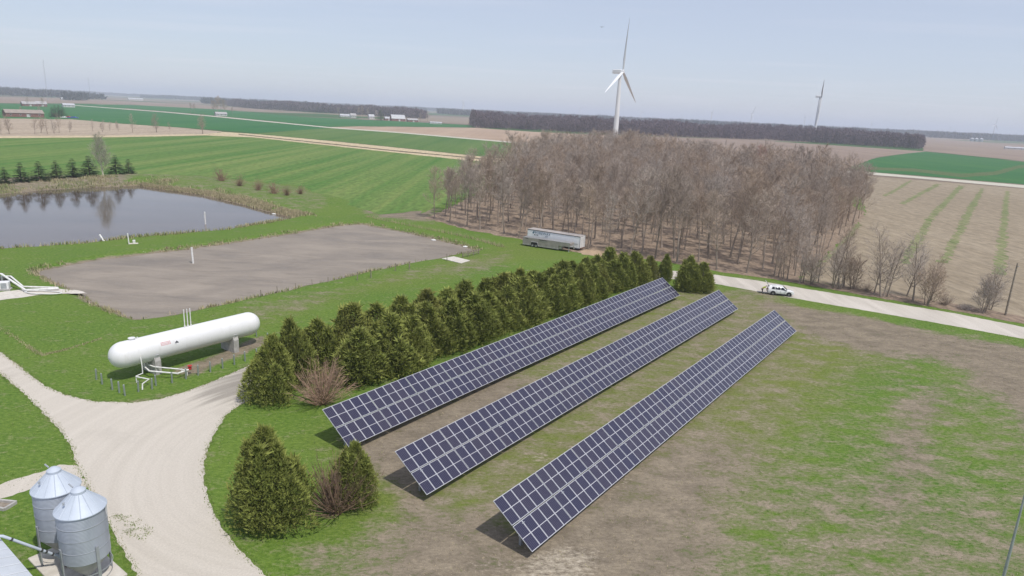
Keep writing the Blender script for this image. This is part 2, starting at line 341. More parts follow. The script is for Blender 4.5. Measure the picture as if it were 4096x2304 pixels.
def conifer_mat(name, a, b, c, br):
    t = NT(name); tint = t.attr('tint'); n = t.noise(1.1, None, 3, 0.6); rnd = t.random()
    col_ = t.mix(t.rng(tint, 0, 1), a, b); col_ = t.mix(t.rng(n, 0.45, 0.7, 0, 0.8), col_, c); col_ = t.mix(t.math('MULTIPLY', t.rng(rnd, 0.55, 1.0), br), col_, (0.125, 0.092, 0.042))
    hs = t.n.new('ShaderNodeHueSaturation'); t.l.new(col_, hs.inputs['Color']); t.l.new(t.rng(rnd, 0, 1, 0.80, 1.25), hs.inputs['Value'])
    m = t.out(hs.outputs[0], 0.75, 0, 0.2)
    return m
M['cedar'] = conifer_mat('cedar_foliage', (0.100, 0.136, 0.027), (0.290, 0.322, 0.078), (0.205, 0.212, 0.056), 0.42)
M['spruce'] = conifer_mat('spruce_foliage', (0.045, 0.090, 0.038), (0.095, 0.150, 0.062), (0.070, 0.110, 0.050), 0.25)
def bark(name, a, b, v=0.25, grey=None, by_tint=False):
    t = NT(name); n = t.noise(1.4, t.vec((3, 3, 0.6)), 4, 0.6); rnd = t.attr('tint') if by_tint else t.random()
    c = t.mix(t.rng(n, 0.35, 0.65), a, b)
    if grey: c = t.mix(t.rng(t.math('FRACT', t.math('MULTIPLY', rnd, 7.31)), 0.2, 1.0, 0, 0.85), c, grey)
    hs = t.n.new('ShaderNodeHueSaturation'); t.l.new(c, hs.inputs['Color']); t.l.new(t.rng(rnd, 0, 1, 1 - v, 1 + v), hs.inputs['Value'])
    return t.out(hs.outputs[0], 0.9, 0, 0.1)
M['bark'] = bark('grey_bark', (0.230, 0.185, 0.150), (0.340, 0.285, 0.240))
M['twig'] = bark('brown_twigs', (0.315, 0.238, 0.180), (0.425, 0.338, 0.268), 0.2, (0.40, 0.352, 0.315))
M['twig_mass'] = bark('brown_twig_mass', (0.315, 0.238, 0.180), (0.425, 0.338, 0.268), 0.2, (0.40, 0.352, 0.315), True)
M['twig_red'] = bark('budding_red_twigs', (0.27, 0.13, 0.115), (0.34, 0.20, 0.17))
M['twig_shrub'] = bark('reddish_shrub_stems', (0.23, 0.15, 0.105), (0.32, 0.225, 0.165))
M['bark_pale'] = bark('pale_bark', (0.38, 0.36, 0.28), (0.50, 0.48, 0.38))
M['wood_far'] = bark('far_wood', (0.140, 0.106, 0.118), (0.165, 0.126, 0.134), 0.05)
M['haze_wood'] = bark('distant_wood', (0.060, 0.060, 0.058), (0.09, 0.085, 0.078), 0.1)
def straw():
    t = NT('dry_grass'); tint = t.attr('tint'); return t.out(t.mix(tint, (0.46, 0.38, 0.25), (0.12, 0.20, 0.04)), 0.85, 0, 0.15)
M['straw'] = straw()

# ------------------------------------------------------------------ terrain
WATER_Z, SLUDGE_Z = -0.65, -0.55
pond_px = [(-60, 496), (0, 490), (120, 478), (230, 472), (345, 468), (400, 476), (500, 490), (600, 512), (700, 540), (738, 549), (650, 565), (560, 580), (450, 590), (330, 600), (200, 615), (100, 622), (0, 628), (-90, 636), (-200, 600), (-170, 520)]
lag_px = [(100, 682), (250, 655), (480, 628), (700, 595), (870, 567), (910, 566), (1000, 582), (1080, 600), (1170, 622), (1195, 632), (1150, 640), (1000, 668), (850, 700), (700, 735), (560, 765), (440, 790), (350, 803), (320, 795), (260, 770), (210, 745), (160, 720), (105, 692)]
POND = np.array([o(x, y, WATER_Z) for x, y in pond_px]); LAG = np.array([o(x, y, SLUDGE_Z) for x, y in lag_px])
def inside(P, poly):
    x, y = P[:, 0], P[:, 1]; r = np.zeros(len(P), bool); n = len(poly)
    for i in range(n):
        x1, y1 = poly[i]; x2, y2 = poly[(i + 1) % n]
        c = ((y1 > y) != (y2 > y)); xi = (x2 - x1) * (y - y1) / ((y2 - y1) if y2 != y1 else 1e-9) + x1; r ^= c & (x < xi)
    return r
def sdist(P, poly):
    """signed distance to a polygon, negative inside"""
    d = np.full(len(P), 1e9); n = len(poly)
    for i in range(n):
        a = np.asarray(poly[i]); b = np.asarray(poly[(i + 1) % n]); ab = b - a; t = np.clip(((P - a) @ ab) / (ab @ ab + 1e-12), 0, 1)
        d = np.minimum(d, np.hypot(*(P - (a + t[:, None] * ab)).T))
    return np.where(inside(P, poly), -d, d)
def edge_dist(P, pl, closed=True):
    d = np.full(len(P), 1e9)
    for i in range(len(pl) - 1):
        a, b_ = np.asarray(pl[i]), np.asarray(pl[i + 1]); ab = b_ - a; t = np.clip(((P - a) @ ab) / (ab @ ab + 1e-12), 0, 1); d = np.minimum(d, np.hypot(*(P - (a + t[:, None] * ab)).T))
    return d
def vnoise(P, s, seed=0):
    q = P / s; i = np.floor(q).astype(int); fr = q - i; fr = fr * fr * (3 - 2 * fr)
    def h(a, b):
        k = np.sin((a * 127.1 + b * 311.7 + seed * 74.7)) * 43758.5453; return k - np.floor(k)
    a = h(i[:, 0], i[:, 1]); b = h(i[:, 0] + 1, i[:, 1]); c = h(i[:, 0], i[:, 1] + 1); d = h(i[:, 0] + 1, i[:, 1] + 1)
    return (a * (1 - fr[:, 0]) + b * fr[:, 0]) * (1 - fr[:, 1]) + (c * (1 - fr[:, 0]) + d * fr[:, 0]) * fr[:, 1]
def fbm(P, s, seed=0): return 0.5 * vnoise(P, s, seed) + 0.3 * vnoise(P, s * 0.43, seed + 1) + 0.2 * vnoise(P, s * 0.19, seed + 2)
def sstep(x, a, b): t = np.clip((x - a) / (b - a), 0, 1); return t * t * (3 - 2 * t)
def bank(d, level, w):
    e = np.where(d > 0, level * (1 - sstep(d, 0, w)), level - 1.1 * sstep(-d, 0, 3.0)); return e
def terrain(P):
    dp = sdist(P, POND) + (fbm(P, 5, 3) - 0.5) * 1.3; dl = sdist(P, LAG) + (fbm(P, 5, 9) - 0.5) * 1.3
    z = np.minimum(bank(dp, WATER_Z, 2.6), bank(dl, SLUDGE_Z, 2.4))
    df = edge_dist(P, POND[:10], False); dn = edge_dist(P, np.concatenate([POND[9:], POND[:1]]), False)
    berm = 1.35 * sstep(dp, 1.5, 11) * (1 - sstep(dp, 19, 33)) * sstep(dn - df, 0, 14) * (1 - 0.6 * sstep(P[:, 0], -135, -60))
    return z + berm, dp, dl
GX0, GX1, GY0, GY1, GS = -222.0, 192.0, 6.0, 300.0, 0.75
gx = np.arange(GX0, GX1 + 0.01, GS); gy = np.arange(GY0, GY1 + 0.01, GS)
XX, YY = np.meshgrid(gx, gy); GP = np.stack([XX.ravel(), YY.ravel()], 1)
gz, d_pond, d_lag = terrain(GP)

# dead-grass and yellowing maps: patches of thin turf that lie on the ground where the photograph shows them
bare = np.zeros(len(GP)); dead = np.full(len(GP), 0.10); yellow = np.full(len(GP), 0.12)
def patch(arr, px, val, soft=3.0, wob=4.0, seed=0):
    poly = [o(x, y) for x, y in px]; d = sdist(GP, poly) + (fbm(GP, 9, seed) - 0.5) * 2 * wob
    w = 1 - sstep(d, -soft, soft); arr[:] = arr * (1 - w) + val * w
patch(dead, [(880, 1120), (1240, 930), (1640, 740), (1720, 715), (1930, 745), (2030, 790), (2576, 870), (2700, 950), (2700, 1560), (640, 1560), (760, 1400), (960, 1260)], 0.36, 3, 3, 1)
patch(yellow, [(880, 1040), (1240, 900), (1640, 720), (1930, 745), (2100, 800), (2200, 900), (1900, 1150), (1500, 1449), (900, 1300)], 0.78, 6, 3, 2)
patch(dead, [(990, 1060), (1250, 950), (1330, 985), (1240, 1060), (1000, 1200), (930, 1130)], 0.74, 3, 3, 3)
patch(dead, [(930, 1120), (1060, 1180), (1080, 1280), (1240, 1290), (1290, 1420), (1240, 1500), (1000, 1500), (960, 1330), (1010, 1230)], 0.72, 3, 4, 4)
patch(dead, [(1230, 1520), (1330, 1400), (1560, 1230), (1760, 1090), (1860, 1130), (1840, 1210), (1720, 1330), (1800, 1520)], 0.80, 4, 5, 5)
patch(dead, [(1660, 860), (1890, 700), (1960, 735), (2010, 790), (2040, 840), (1900, 880)], 0.40, 3, 3, 6)
patch(dead, [(1960, 770), (2100, 790), (2400, 850), (2576, 880), (2700, 930), (2700, 1130), (2576, 1060), (2500, 1000), (2400, 900), (2200, 890), (2060, 860)], 0.74, 3, 4, 7)
patch(dead, [(2070, 860), (2230, 905), (2390, 930), (2470, 1010), (2500, 1090), (2560, 1180), (2500, 1230), (2380, 1250), (2150, 1170), (1960, 1130), (1930, 1050), (2010, 920)], 0.25, 6, 9, 8)
patch(dead, [(1760, 1260), (1900, 1200), (2300, 1300), (2576, 1330), (2700, 1520), (1760, 1520)], 0.40, 6, 8, 9)
patch(dead, [(2280, 1030), (2360, 960), (2380, 980), (2320, 1080), (2300, 1180), (2240, 1300), (2200, 1290), (2270, 1150)], 0.55, 2, 3, 10)
patch(dead, [(740, 1360), (830, 1380), (960, 1400), (1000, 1449), (760, 1449)], 0.48, 3, 3, 13)
patch(dead, [(820, 760), (1000, 700), (1270, 680), (1280, 640), (1200, 650), (900, 710), (640, 770), (600, 800), (760, 790)], 0.33, 4, 4, 11)
patch(yellow, [(640, 830), (1000, 720), (1300, 660), (1460, 650), (1300, 600), (1000, 690), (640, 780)], 0.40, 4, 4, 12)
patch(dead, [(900, 520), (1075, 512), (1090, 560), (960, 545)], 0.75, 5, 3, 14)
patch(dead, [(330, 445), (500, 440), (760, 470), (830, 500), (800, 540), (600, 500), (420, 470)], 0.28, 3, 4, 15)
patch(dead, [(-100, 455), (330, 445), (340, 470), (-100, 488)], 0.55, 3, 3, 16)
patch(dead, [(450, 930), (660, 845), (672, 862), (470, 950)], 0.62, 0.5, 0.5, 17)          # worn strip under the tank
patch(dead, [(330, 1005), (470, 985), (470, 992), (330, 1015)], 0.4, 0.5, 0.5, 18)
for px_, v_ in (([(1330, 1400), (1420, 1370), (1500, 1390), (1480, 1449), (1400, 1500), (1320, 1470)], .8), ([(1520, 1225), (1580, 1195), (1610, 1205), (1550, 1245)], .8), ([(1440, 1270), (1500, 1245), (1520, 1260), (1460, 1290)], .6), ([(1335, 1150), (1370, 1135), (1390, 1150), (1350, 1165)], .7), ([(1180, 1400), (1260, 1380), (1290, 1430), (1200, 1449)], .45), ([(2290, 1040), (2330, 990), (2345, 1000), (2320, 1070)], .35), ([(2180, 1300), (2260, 1270), (2240, 1400), (2150, 1449)], .3), ([(1960, 1330), (2060, 1300), (2080, 1400), (1980, 1420)], .35)): patch(bare, px_, v_ * 0.62, 1.2, 1.6, 60)
dead = np.maximum(dead, bare); dead = np.maximum(dead, 0.75 * (1 - sstep(d_pond, 0.3, 2.6)) * (d_pond > -2)); dead = np.maximum(dead, 0.72 * (1 - sstep(d_lag, 0.2, 1.8)) * (d_lag > -2))
nx, ny = len(gx), len(gy)
ii = (np.arange(ny - 1)[:, None] * nx + np.arange(nx - 1)[None, :]).ravel()
GF = np.stack([ii, ii + 1, ii + 1 + nx, ii + nx], 1)
me = tri_mesh('lawn', np.column_stack([GP, gz]), GF, M['lawn'])
for nm, arr in (('dead', dead), ('yellow', yellow), ('bare', bare)):
    a = me.attributes.new(nm, 'FLOAT', 'POINT'); a.data.foreach_set('value', arr.astype(np.float32))
me.polygons.foreach_set('use_smooth', [True] * len(me.polygons))
tag(obj('lawn', me), kind='structure')
b = MB(); FAR = 26000
X0, X1, Y0, Y1 = GX0, gx[-1], GY0, gy[-1]
b.add([(-FAR, -3000, 0), (FAR, -3000, 0), (FAR, FAR, 0), (-FAR, FAR, 0), (X0, Y0, 0), (X1, Y0, 0), (X1, Y1, 0), (X0, Y1, 0)], [(0, 1, 5, 4), (1, 2, 6, 5), (2, 3, 7, 6), (3, 0, 4, 7)])
tag(b.build('ground', M['far_ground']), kind='structure')

def outline(pts, step=None, jit=0.0, seed=0):
    rr = random.Random(seed); out = []; n = len(pts)
    for i in range(n):
        a = np.asarray(pts[i], float); c = np.asarray(pts[(i + 1) % n], float); L = np.hypot(*(c - a))
        k = 1 if not step else max(1, min(400, int(L / step))); nrm = np.array([-(c - a)[1], (c - a)[0]]) / max(L, 1e-6)
        for j in range(k):
            q = a + (c - a) * j / k
            if jit: q = q + nrm * rr.uniform(-jit, jit)
            out.append(q)
    return out
def sheet(name, pts, mat, z, step=None, jit=0.0, seed=1, kind='structure'):
    ol = outline(pts, step, jit, seed); vs = [Vector((p[0], p[1], z)) for p in ol]
    tris = tessellate_polygon([vs]); b = MB(); b.add(vs, [tuple(t) for t in tris])
    me = b.mesh(name, mat)
    if me.polygons and sum(p.normal.z * p.area for p in me.polygons) < 0: me.flip_normals()
    return tag(obj(name, me), kind=kind)
def osheet(name, px, mat, z, step=None, jit=0.0, seed=1): return sheet(name, [o(x, y) for x, y in px], mat, z, step, jit, seed)

# water and sludge
sheet('pond_water', [p + (p - POND.mean(0)) / np.hypot(*(p - POND.mean(0))) * 1.6 for p in POND], M['water'], WATER_Z + 0.02)
sheet('lagoon_sludge', [p + (p - LAG.mean(0)) / np.hypot(*(p - LAG.mean(0))) * 1.6 for p in LAG], M['sludge'], SLUDGE_Z + 0.02)

# gravel drive, side path, public road
drive = [(-60, 862), (0, 885), (60, 930), (110, 970), (170, 995), (240, 1010), (330, 1013), (400, 1004), (450, 991), (520, 966), (600, 931), (650, 908), (720, 885), (775, 862), (810, 862), (800, 905), (740, 950), (655, 992), (600, 1020), (568, 1046), (540, 1090), (521, 1130), (514, 1170), (516, 1220), (530, 1270), (555, 1320), (590, 1370), (640, 1420), (675, 1452), (740, 1510), (380, 1510), (345, 1449), (318, 1400), (300, 1370), (285, 1340), (262, 1300), (240, 1255), (214, 1210), (190, 1160), (175, 1118), (150, 1080), (110, 1040), (60, 990), (0, 940), (-60, 895)]
osheet('gravel_drive', drive, M['gravel'], 0.012, 0.35, 0.10, 3)
osheet('path', [(196, 1172), (150, 1170), (100, 1188), (0, 1218), (-60, 1238), (-60, 1290), (0, 1256), (90, 1228), (160, 1220), (222, 1226)], M['gravel'], 0.008, 0.35, 0.12, 4)
road_up = [(1480, 668), (1560, 672), (1640, 677), (1690, 681), (1790, 690), (1900, 705), (2000, 722), (2200, 755), (2400, 788), (2576, 823), (2760, 862)]
road_lo = [(2760, 895), (2576, 853), (2400, 820), (2200, 785), (2050, 760), (1930, 738), (1790, 712), (1700, 703), (1640, 698), (1560, 692), (1480, 688)]
osheet('road', road_up + road_lo, M['road'], 0.012, 0.6, 0.12, 5)
osheet('dirt_patch', [(1462, 632), (1490, 622), (1530, 626), (1565, 640), (1600, 655), (1640, 672), (1640, 690), (1590, 682), (1540, 660), (1500, 644), (1462, 640)], M['dirt'], 0.021, 0.5, 0.3, 6)

# woodland floor and the fields around
WOOD = [o(1070, 548), o(1180, 578), o(1300, 601), o(1480, 640), o(1623, 650), o(1690, 662), o(1825, 686), o(1910, 697), o(2000, 712), o(2062, 660), o(2120, 606), o(2160, 566), o(2180, 535), np.array([136., 300.]), np.array([118., 375.]), np.array([95., 440.]), np.array([42., 480.]), np.array([14., 415.]), np.array([-3., 310.]), np.array([-17., 225.])]
sheet('woodland_floor', WOOD, M['litter'], 0.013, 2.0, 0.8, 7)
osheet('roadside_verge', [(1700, 660), (1825, 686), (1910, 697), (2000, 712), (2200, 748), (2400, 782), (2576, 815), (2760, 850), (2760, 832), (2576, 797), (2400, 765), (2200, 733), (2010, 704), (1910, 690), (1800, 676)], M['litter'], 0.022, 1.0, 0.3, 8)
osheet('field', [(2010, 704), (2063, 660), (2119, 605), (2159, 565), (2179, 534), (2160, 480), (2060, 432), (2576, 475), (2800, 497), (2800, 838), (2576, 797), (2400, 765), (2200, 733)], M['stubble'], 0.018, 3, 0.4, 9)
for k, st in enumerate(([(2222, 492), (2290, 453), (2297, 455), (2232, 494)], [(2262, 512), (2356, 462), (2368, 464), (2275, 514)], [(2262, 662), (2334, 545), (2412, 466), (2426, 468), (2352, 548), (2288, 664)],
                        [(2360, 660), (2438, 516), (2468, 473), (2476, 474), (2456, 518), (2384, 662)], [(2500, 690), (2524, 508), (2530, 480), (2540, 481), (2537, 509), (2528, 692)], [(2165, 565), (2140, 598), (2100, 640), (2060, 672), (2052, 668), (2092, 634), (2130, 594), (2155, 562)])):
    osheet('crop_strip', st, M['volunteer'], 0.030, 1.5, 0.7, 20 + k)
osheet('farm_lane', [(2120, 434), (2140, 429), (2300, 443), (2576, 466), (2800, 486), (2800, 494), (2576, 473), (2300, 448)], M['farm_lane'], 0.035, 6, 0.3, 11)
osheet('field', [(2128, 428), (2300, 441), (2576, 464), (2800, 484), (2800, 425), (2576, 407), (2320, 381), (2210, 396), (2140, 413)], M['wheat_right'], 0.02, 6, 0.8, 12)
osheet('field_track', [(2150, 419), (2300, 424), (2420, 437), (2500, 432), (2560, 416), (2640, 412), (2640, 420), (2560, 424), (2510, 440), (2420, 446), (2300, 432), (2150, 425)], M['thin_wheat'], 0.04, 6, 1.0, 13)
osheet('field', [(1890, 352), (2330, 381), (2210, 394), (2120, 428), (2060, 440), (1900, 400), (1700, 372), (1500, 338)], M['soil_brown'], 0.03, 10, 1.0, 14)
osheet('field', [(2325, 350), (2576, 365), (2900, 390), (2900, 430), (2576, 405), (2322, 380)], M['soil_brown'], 0.03, 20, 1.5, 15)
# left and middle fields
sheet('field', [o(x, y) for x, y in ((-200, 350), (0, 347), (300, 345), (520, 341), (640, 345), (900, 372), (1180, 403))] + [np.array(q) for q in ((16., 425.), (-5., 312.), (-19., 228.), (-27., 192.))] + [o(x, y) for x, y in ((1060, 530), (960, 540), (830, 503), (760, 468), (500, 442), (330, 442), (-200, 452))], M['wheat_near'], 0.03, 3, 0.6, 16)
osheet('ditch_bank', [(560, 332), (640, 337), (800, 352), (1000, 372), (1200, 393), (1300, 402), (1260, 409), (1180, 404), (900, 374), (640, 346), (520, 341)], M['dry_bank'], 0.06, 4, 0.8, 17)
osheet('ditch', [(600, 337), (800, 358), (1000, 379), (1240, 401), (1240, 403), (1000, 381.5), (800, 360), (600, 339)], M['ditch'], 0.09, 4, 0.5, 18)
osheet('field', [(640, 336), (830, 322), (1000, 334), (1200, 351), (1360, 365), (1330, 405), (1200, 392), (1000, 371), (800, 351)], M['wheat_far'], 0.04, 6, 0.8, 19)
osheet('field', [(830, 320), (900, 318), (1200, 322), (1330, 331), (1600, 345), (1700, 372), (1640, 390), (1360, 363), (1200, 349), (1000, 332)], M['soil_pink'], 0.05, 8, 0.8, 20)
osheet('farm_lane', [(180, 264), (400, 280), (540, 292), (830, 320), (1000, 332), (1360, 363), (1360, 366), (1000, 334.5), (830, 322.3), (540, 294), (400, 281.5), (180, 265.2)], M['farm_lane'], 0.12, 20, 0.4, 21)
osheet('field', [(180, 266), (400, 282), (540, 294.5), (830, 322.5), (640, 335), (600, 331), (450, 320), (300, 310), (180, 300), (120, 300)], M['wheat_dark'], 0.06, 15, 1, 22)
osheet('field', [(190, 262), (330, 264), (560, 276), (760, 294), (1000, 305), (1190, 315), (1195, 321), (900, 317), (830, 319), (540, 291), (400, 279)], M['wheat_dark'], 0.08, 15, 1, 23)
osheet('field', [(-200, 300), (0, 298), (180, 300), (300, 311), (450, 321), (560, 331), (520, 340), (300, 344), (0, 346), (-200, 349)], M['stubble_left'], 0.05, 6, 1, 24)
osheet('ditch_bank', [(-200, 346), (0, 343), (300, 341), (520, 337), (560, 333), (520, 341), (300, 345.5), (0, 348), (-200, 352)], M['dry_bank'], 0.10, 5, 1, 25)
osheet('field', [(-200, 262), (0, 260), (60, 262), (180, 262), (330, 270), (180, 300), (-200, 299)], M['wheat_dark'], 0.03, 15, 1, 26)
osheet('field', [(0, 243), (180, 248), (500, 263), (760, 285), (560, 275), (330, 263), (180, 260), (-100, 258)], M['soil_brown'], 0.05, 30, 1, 27)

# ------------------------------------------------------------------ solar arrays
TILT = R(35.3); PL = 2.07; PITCH = 1.002; GROUP = 5.06
b = MB(); hw = 0.495
b.mi = 0
for (cx, cy, dx, dy) in ((-hw + 0.014, PL / 2, 0.028, PL), (hw - 0.014, PL / 2, 0.028, PL), (0, 0.014, 2 * hw - 0.056, 0.028), (0, PL - 0.014, 2 * hw - 0.056, 0.028)): b.box((cx, cy, 0.02), (dx, dy, 0.04))
b.mi = 1; b.box((0, PL / 2, 0.022), (2 * hw - 0.056, PL - 0.056, 0.012))
b.mi = 2
for (y0, y1) in ((0.045, PL / 2 - 0.021), (PL / 2 + 0.021, PL - 0.045)): b.box((0, (y0 + y1) / 2, 0.0295), (0.905, y1 - y0, 0.004))
panel_me = b.mesh('solar_panel', [M['frame'], M['backsheet'], M['cells']])
b = MB()
b.box((0, 0, 0.9), (0.16, 0.012, 1.8)); b.box((-0.08, 0, 0.9), (0.012, 0.20, 1.8)); b.box((0.08, 0, 0.9), (0.012, 0.20, 1.8)); b.box((0, 0, 1.80), (0.3, 0.3, 0.03))
post_me = b.mesh('post', M['galv'])
b = MB(); b.box((0, 2.1, 0), (0.09, 4.0, 0.15)); rafter_me = b.mesh('rafter', M['galv'])
b = MB(); b.tube([(0, 0.3, 0.5), (0, -0.95, 0.92)], 0.04, 6); brace_me = b.mesh('brace', M['galv'])
ARR = [((-13.295, 52.943), 70, -0.056, 'solar array along the evergreen hedge, farthest back of the three rows'),
       ((-5.722, 46.089), 70, -0.039, 'middle solar array of the three tilted rows'),
       ((2.160, 39.767), 65, 0.095, 'front solar array, nearest the open patchy lawn')]
for (ox, oy), ncol, dy, lab in ARR:
    t = empty('solar_array', (ox, oy, 0), PI / 2 - (YAW + R(dy))); tag(t, lab, 'solar array', 'rows of solar panels')
    Z0 = 0.70
    for c in range(ncol):
        x = (c // 5) * GROUP + (c % 5) * PITCH + 0.5
        for r_ in range(2):
            s = r_ * (PL + 0.07)
            p = obj('panel', panel_me, t, (x, s * math.cos(TILT), Z0 + s * math.sin(TILT))); p.rotation_euler = (TILT, 0, 0)
    L = ncol / 5 * GROUP
    for k in range(ncol // 5):
        x = k * GROUP + 1.0
        obj('post', post_me, t, (x, 1.62, 0)); rf = obj('rafter', rafter_me, t, (x, 0.06, Z0 - 0.18)); rf.rotation_euler = (TILT, 0, 0); rf.scale = (1, 1, 1)
        obj('brace', brace_me, t, (x + 0.12, 1.62, 0))
    for s in (0.45, 1.6, 2.6, 3.75):
        b = MB(); b.box((L / 2, 0, 0), (L - 0.1, 0.06, 0.08)); r_ = b.build('rail', M['galv'], t); r_.location = (0, s * math.cos(TILT) + 0.035, Z0 + s * math.sin(TILT) - 0.05); r_.rotation_euler = (TILT, 0, 0)

# ------------------------------------------------------------------ propane tank
def tank_paint():
    t = NT('tank_paint'); g_ = t.noise(1.2, t.vec((2.2, 2.2, 0.35)), 6, 0.7); d_ = t.noise(0.5, None, 4); c = t.mix(t.rng(d_, 0.3, 0.7), (0.70, 0.70, 0.695), (0.75, 0.75, 0.75)); return t.out(t.mix(t.rng(g_, 0.56, 0.78, 0, 0.45), c, (0.52, 0.50, 0.46)), 0.4, 0, 0.4)
M['tank_paint'] = tank_paint()
TR, TH, TA, TB = 1.40, 2.70, -7.38, 7.28
tank = empty('propane_tank', (-35.99, 72.87, 0), PI / 2 - R(34.6)); tag(tank, 'long white cylindrical gas tank on two concrete saddles beside the drive', 'tank')
Mx = Matrix.Rotation(PI / 2, 3, 'Y')
prof = [(1e-5, TA - TR)] + [(TR * math.sin(a), TA - TR * math.cos(a)) for a in np.linspace(0.12, PI / 2, 12)] + [(TR, TA + 2.9), (TR, 0), (TR, TB - 2.9)] + [(TR * math.cos(a), TB + TR * math.sin(a)) for a in np.linspace(0, PI / 2 - 0.12, 12)] + [(1e-5, TB + TR)]
b = MB(); b.lathe(prof, 48, (0, 0, TH), Mx); shell = b.build('shell', M['tank_paint'], tank, True)
for x in (TA, TB):
    b = MB(); b.lathe([(TR + 0.004, x - 0.02), (TR + 0.010, x - 0.012), (TR + 0.010, x + 0.012), (TR + 0.004, x + 0.02)], 48, (0, 0, TH), Mx); b.build('weld_seam', M['white_paint'], shell, True)
for x in (-4.55, 4.75):
    b = MB()
    prof_s = [(-1.35, 0), (1.35, 0), (1.35, 1.55), (1.18, 1.97)] + [(TR * math.sin(a) * 0.995, TH - TR * math.cos(a) * 0.995) for a in np.linspace(1.02, -1.02, 13)] + [(-1.18, 1.97), (-1.35, 1.55)]
    b.prism(prof_s, x - 0.32, x + 0.32, 'x'); b.build('saddle', M['concrete'], tank)
    b = MB(); b.lathe([(TR + 0.03, x - 0.22), (TR + 0.05, x - 0.2), (TR + 0.05, x + 0.2), (TR + 0.03, x + 0.22)], 48, (0, 0, TH), Mx); b.v = [q if q[2] < TH - 0.45 else (q[0], q[1] * 0.97, TH - 0.45 if q[2] < TH else TH - 0.45) for q in b.v]
    b.build('support_pad', M['white_paint'], tank)
for k in range(3):
    x = -0.55 + 0.36 * k; b = MB(); b.tube([(x, 0.05, TH + TR - 0.05), (x, 0.05, TH + TR + 2.05)], 0.055, 10); b.tube([(x, 0.05, TH + TR), (x, 0.05, TH + TR + 0.18)], 0.09, 10); b.build('relief_stack', M['white_pipe'], tank, True)
b = MB(); b.tube([(-6.35, 0.1, TH + TR - 0.1), (-6.35, 0.1, TH + TR + 0.16)], 0.28, 16); b.tube([(-6.35, 0.1, TH + TR + 0.14), (-6.35, 0.1, TH + TR + 0.19)], 0.36, 16); b.tube([(-5.8, 0.05, TH + TR - 0.1), (-5.8, 0.05, TH + TR + 0.15)], 0.07, 8); b.build('manway', M['white_paint'], tank, True)
b = MB(); b.tube([(TA - TR + 0.05, 0, TH), (TA - TR - 0.12, 0, TH)], 0.07, 10); b.build('gauge', M['galv'], tank)
def on_shell(x, ang, off=0.008):     # ang from the horizontal on the drive side
    return Vector((x, -(TR + off) * math.cos(ang), TH + (TR + off) * math.sin(ang)))
b = MB()
for (du, dv, mi) in ((0, 0, 0),):
    pts = [on_shell(-2.35 + a, 0.28 + c / TR) for (a, c) in ((0, -0.27), (0.27, 0), (0, 0.27), (-0.27, 0))]
    q = [on_shell(-2.35 + a, 0.28 + c / TR, 0.03) for (a, c) in ((0, -0.27), (0.27, 0), (0, 0.27), (-0.27, 0))]
    b.mi = 0; b.add(q + pts, [(0, 1, 2, 3), (0, 4, 5, 1), (1, 5, 6, 2), (2, 6, 7, 3), (3, 7, 4, 0)])
    b.mi = 1; b.add([on_shell(-2.35 + a, 0.28 + c / TR, 0.036) for (a, c) in ((-0.21, 0.01), (0, 0.21), (0.21, 0.01), (0.10, -0.09), (0, 0.03), (-0.1, -0.09))], [(0, 1, 4, 5), (1, 2, 3, 4)])
b.build('placard', [M['white_paint'], M['ink_dark']], tank)
b = MB(); rr = random.Random(4)
for row in range(3):
    x = -4.05
    while x < -3.05:
        w = rr.uniform(0.06, 0.13); c = 0.14 + 0.14 * row
        b.add([on_shell(x + dx, 0.2 + (c + dc) / TR, 0.012) for (dx, dc) in ((0, 0), (w, 0), (w, 0.085), (0, 0.085))], [(0, 1, 2, 3)]); x += w + 0.05
b.build('warning_lettering', M['ink_red'], tank)
# liquid and vapour piping under the near end
y_ = -1.0
b = MB(); b.tube([(-5.6, -0.5, TH - TR + 0.1), (-5.6, -0.5, 1.0), (-5.6, -1.5, 0.75), (-3.9, -3.9, 0.62)], 0.085, 10); b.build('liquid_line', M['white_pipe'], tank, True)
b = MB(); b.tube([(-5.2, -0.3, TH - TR + 0.1), (-5.2, -0.3, 1.1), (-4.9, -1.2, 0.95), (-3.45, -3.4, 0.85)], 0.075, 10); b.build('vapour_line', M['white_pipe'], tank, True)
b = MB(); b.tube([(-6.35, -1.35, TH + 0.1), (-6.35, -1.55, 1.75), (-6.35, -1.55, 0.75), (-7.15, -1.75, 0.72), (-7.15, -1.75, 0.0)], 0.06, 8); b.tube([(-7.15, -1.75, 0.66), (-6.6, -3.3, 0.62), (-7.6, -3.9, 0.6), (-7.75, -4.1, 0.05)], 0.07, 8); b.build('fill_pipe', M['white_pipe'], tank, True)
b = MB(); b.tube([(-3.9, -3.9, 0.62), (-2.6, -3.75, 0.62)], 0.085, 10); b.tube([(-3.45, -3.4, 0.85), (-3.1, -3.5, 0.7), (-2.6, -3.75, 0.62)], 0.06, 8); b.tube([(-2.75, -3.72, 0.62), (-2.75, -3.72, 0.0)], 0.05, 8); b.tube([(-3.35, -3.8, 0.62), (-3.35, -3.8, 1.0)], 0.05, 8); b.build('transfer_manifold', M['white_pipe'], tank, True)
b = MB(); b.lathe([(1e-5, -0.16), (0.15, -0.14), (0.2, 0), (0.15, 0.14), (1e-5, 0.16)], 14, (-2.42, -3.72, 0.74)); b.lathe([(0.10, -0.05), (0.24, -0.03), (0.24, 0.03), (0.10, 0.05)], 16, (-2.42, -3.72, 1.02)); b.build('shutoff_valve', M['red_paint'], tank, True)
tank_pad = [o(462, 938), o(662, 849), o(676, 862), o(478, 958)]

